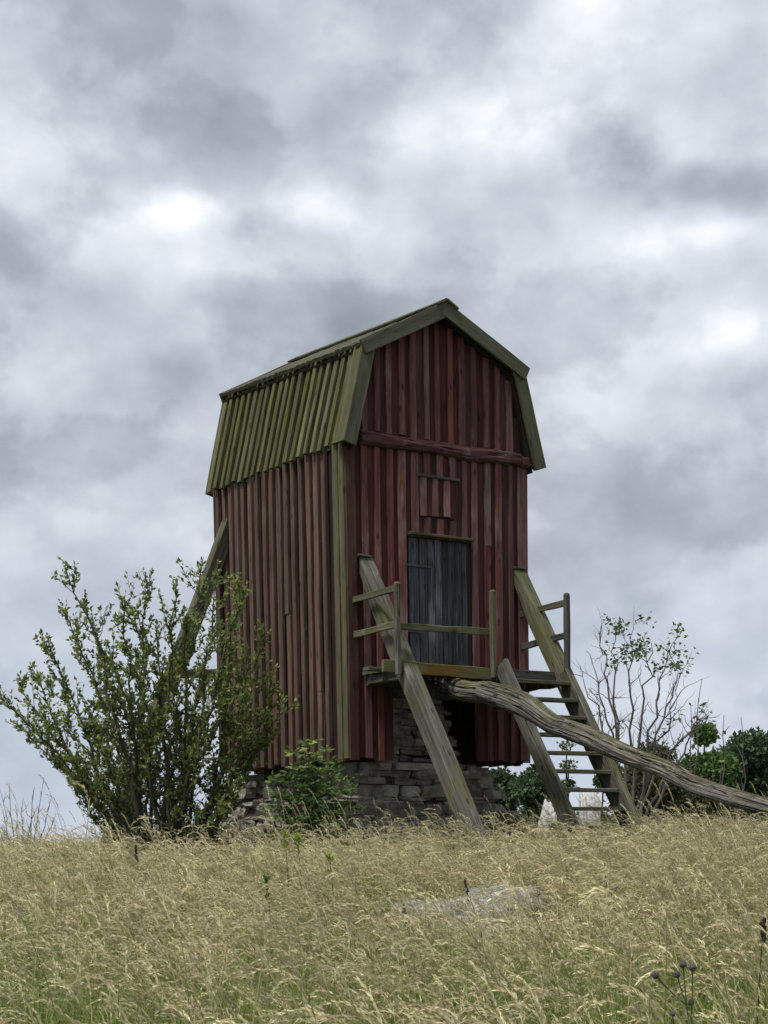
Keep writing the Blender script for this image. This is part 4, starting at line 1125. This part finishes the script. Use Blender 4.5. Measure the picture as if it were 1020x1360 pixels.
ci = N.new('GeometryNodeCollectionInfo'); ci.inputs['Collection'].default_value = TUFTS; ci.inputs['Separate Children'].default_value = True; ci.inputs['Reset Children'].default_value = True
ip = N.new('GeometryNodeInstanceOnPoints'); ip.inputs['Pick Instance'].default_value = True
def attr(name, ty):
    n = N.new('GeometryNodeInputNamedAttribute'); n.data_type = ty; n.inputs['Name'].default_value = name
    return [o for o in n.outputs if o.enabled][0]
e2r = N.new('FunctionNodeEulerToRotation')
Lk.new(attr('rot', 'FLOAT_VECTOR'), e2r.inputs[0]); Lk.new(e2r.outputs[0], ip.inputs['Rotation'])
Lk.new(attr('scl', 'FLOAT'), ip.inputs['Scale']); Lk.new(attr('idx', 'INT'), ip.inputs['Instance Index'])
Lk.new(gi.outputs[0], ip.inputs['Points']); Lk.new(ci.outputs[0], ip.inputs['Instance']); Lk.new(ip.outputs[0], go.inputs[0])
md = grass.modifiers.new('sow', 'NODES'); md.node_group = ng

# ------------------------------------------------------------------ single herbs
m, t = new_mat('dark_seed_head'); n = t.noise(t.node('ShaderNodeTexCoord').outputs['Object'], 260, 3, .6)
finish(t, t.mix(t.mapr(n, .35, .65), (0.030, 0.030, 0.034), (0.13, 0.13, 0.14)), .9, n, 1, .004, .1); M['seed'] = m
m, t = new_mat('dark_herb_stem'); finish(t, (0.055, 0.06, 0.03), .8); M['stem'] = m
m, t = new_mat('dock_seed'); finish(t, (0.045, 0.030, 0.022), .9); M['dock'] = m
m, t = new_mat('purple_petal'); finish(t, (0.20, 0.05, 0.22), .7, transl=.3); M['purple'] = m
hr = random.Random(9)
def ball(mb, c, r, nu=12, nv=8, spiky=.12):
    b = len(mb.v)
    for j in range(nv + 1):
        for i in range(nu):
            a = 2 * math.pi * i / nu; e = math.pi * (j / nv - .5); k = r * (1 + hr.uniform(-spiky, spiky))
            mb.v.append(Vector(c) + Vector((math.cos(a) * math.cos(e), math.sin(a) * math.cos(e), math.sin(e) * .95)) * k)
    for j in range(nv):
        for i in range(nu): mb.face((b + j * nu + i, b + j * nu + (i + 1) % nu, b + (j + 1) * nu + (i + 1) % nu, b + (j + 1) * nu + i), [(0, 0)] * 4)
# scabious gone to seed
SDIST = 6.0
b0 = at(922, 1390, SDIST); b0.z = gz(b0.x, b0.y)
sc = empty('seed_head_plant', b0); tag(sc, 'dark plant with round grey seed heads at the lower right', 'plant')
fork = at(912, 1335, SDIST) - b0
mb = MB(); mb.tube([Vector((0, 0, -.02)), fork * .6 + Vector((.01, 0, 0)), fork], [.0035, .003, .0028], 5, hr)
heads = [(870, 1295, 5.2), (899, 1294, 5.2), (907, 1281, 5), (920, 1285, 4.8), (918, 1331, 4.2), (893, 1346, 4.2)]
hp = []
for (x, y, r) in heads:
    e = at(x, y, SDIST + hr.uniform(-.08, .08)) - b0
    s = fork if y < 1310 else Vector((e.x * .7, e.y * .7, e.z - .18))
    if (x, y) == (920, 1285): s = Vector((e.x - .005, e.y, e.z - .3))
    mb.tube(bez(s, s.lerp(e, .5) + Vector((0, 0, -.012)), e, 5), [.0024] * 6, 5, hr); hp.append((e, r))
mb.build('stem', M['stem'], sc)
for e, r in hp:
    q = MB(); ball(q, e, r / FPX * SDIST); q.build('seed_head', M['seed'], sc)
# dock spikes
def dock(px, py, dist, hpx, label, lean=0.0, kind='dock_stalk'):
    top = at(px, py, dist); b0 = Vector((top.x - lean * .4, top.y, gz(top.x, top.y))); o = empty(kind, b0); tag(o, label, 'plant', 'dark dock stalks in the meadow')
    T_ = top - b0; mb = MB(); mb.tube([Vector((0, 0, -.02)), T_ * .5 + Vector((-lean * .1, 0, 0)), T_], [.0045, .004, .002], 5, hr); mb.build('stem', M['dock'], o)
    s = MB(); L = hpx / FPX * dist
    for k in range(int(34 + L * 60)):
        u = hr.random(); c = T_ - T_.normalized() * L * u; stone_geo(s, c + Vector((hr.gauss(0, .006), hr.gauss(0, .006), 0)) * (.5 + .8 * u), .012, .009, .012, hr.uniform(0, 3), hr)
    s.build('seed_spike', M['dock'], o)
dock(1014, 1218, 7.5, 34, 'black dock spike at the right edge of the meadow', .1)
dock(536, 1202, 10.5, 30, 'dark dock spike before the left end of the boulder', -.25)
dock(617, 1168, 12.3, 30, 'dark leaning dock spike rising over the boulder', -.4)
dock(805, 1160, 13, 26, 'leaning dark dock spike below the stairs foot', -.3)
dock(180, 1122, 15.0, 20, 'thin dark dock spike below the large shrub', -.15)
# leafy stalks with yellow-green tops
def spurge(px, py, dist, label, bright, n=40):
    top = at(px, py, dist); b0 = Vector((top.x + .05, top.y, gz(top.x, top.y))); o = empty('leafy_stalk', b0); tag(o, label, 'plant', 'leafy stalks left of the boulder')
    T_ = top - b0; mb = MB(); mb.tube(bez(Vector((0, 0, -.02)), T_ * .5 + Vector((.02, 0, 0)), T_, 6), [.005, .0045, .004, .004, .0035, .003, .0025], 5, hr); mb.build('stem', M['dock'], o)
    lp, ld, ls, lt = [], [], [], []
    for k in range(n):
        u = hr.random() ** 1.8; lp.append(T_ - T_.normalized() * .16 * u); ld.append(Vector((hr.gauss(0, .55), hr.gauss(0, .55), hr.uniform(.3, 1.1)))); ls.append(hr.uniform(.03, .065)); lt.append((.35 if u > .35 else .75) * bright + hr.gauss(0, .12))
    leaves_obj('foliage', bn, lp, ld, ls, M['spurge'] if bright > .5 else M['elder'], o, np.array(lt), .36)
spurge(378, 1108, 14.5, 'leafy stalk with bright yellow-green top, left one of the pair', 1.0)
spurge(395, 1112, 14.7, 'leafy stalk with bright yellow-green top, right one of the pair', .9)
spurge(438, 1136, 13.5, 'darker leafy stalk with small yellow tip, right of the bright pair', .6, 26)
spurge(354, 1168, 12.0, 'small dark green leafy stalk below the bright pair', .4, 26)
# knapweed
for px, py, d, lab in ((677, 1107, 17, 'leftmost of the small purple knapweed flowers below the stairs'), (694, 1106, 17.3, 'purple knapweed flower beside the leftmost one below the stairs'), (707, 1124, 16, 'lowest purple knapweed flower below the stairs'), (817, 1180, 13, 'single purple knapweed flower right of the boulder')):
    top = at(px, py, d); b0 = Vector((top.x - .03, top.y, gz(top.x, top.y))); o = empty('knapweed', b0); tag(o, lab, 'flower', 'purple knapweed flowers')
    T_ = top - b0; mb = MB(); mb.tube([Vector((0, 0, -.02)), T_ * .5, T_], [.003, .003, .0025], 4, hr); ball(mb, T_ - Vector((0, 0, .01)), .009, 8, 5); mb.build('stem', M['stem'], o)
    lp, ld, ls = [], [], []
    for k in range(40): lp.append(T_); ld.append(Vector((hr.gauss(0, .8), hr.gauss(0, .8), hr.uniform(.2, 1)))); ls.append(hr.uniform(.022, .034))
    leaves_obj('petals', bn, lp, ld, ls, M['purple'], o, np.full(40, .5), .3)
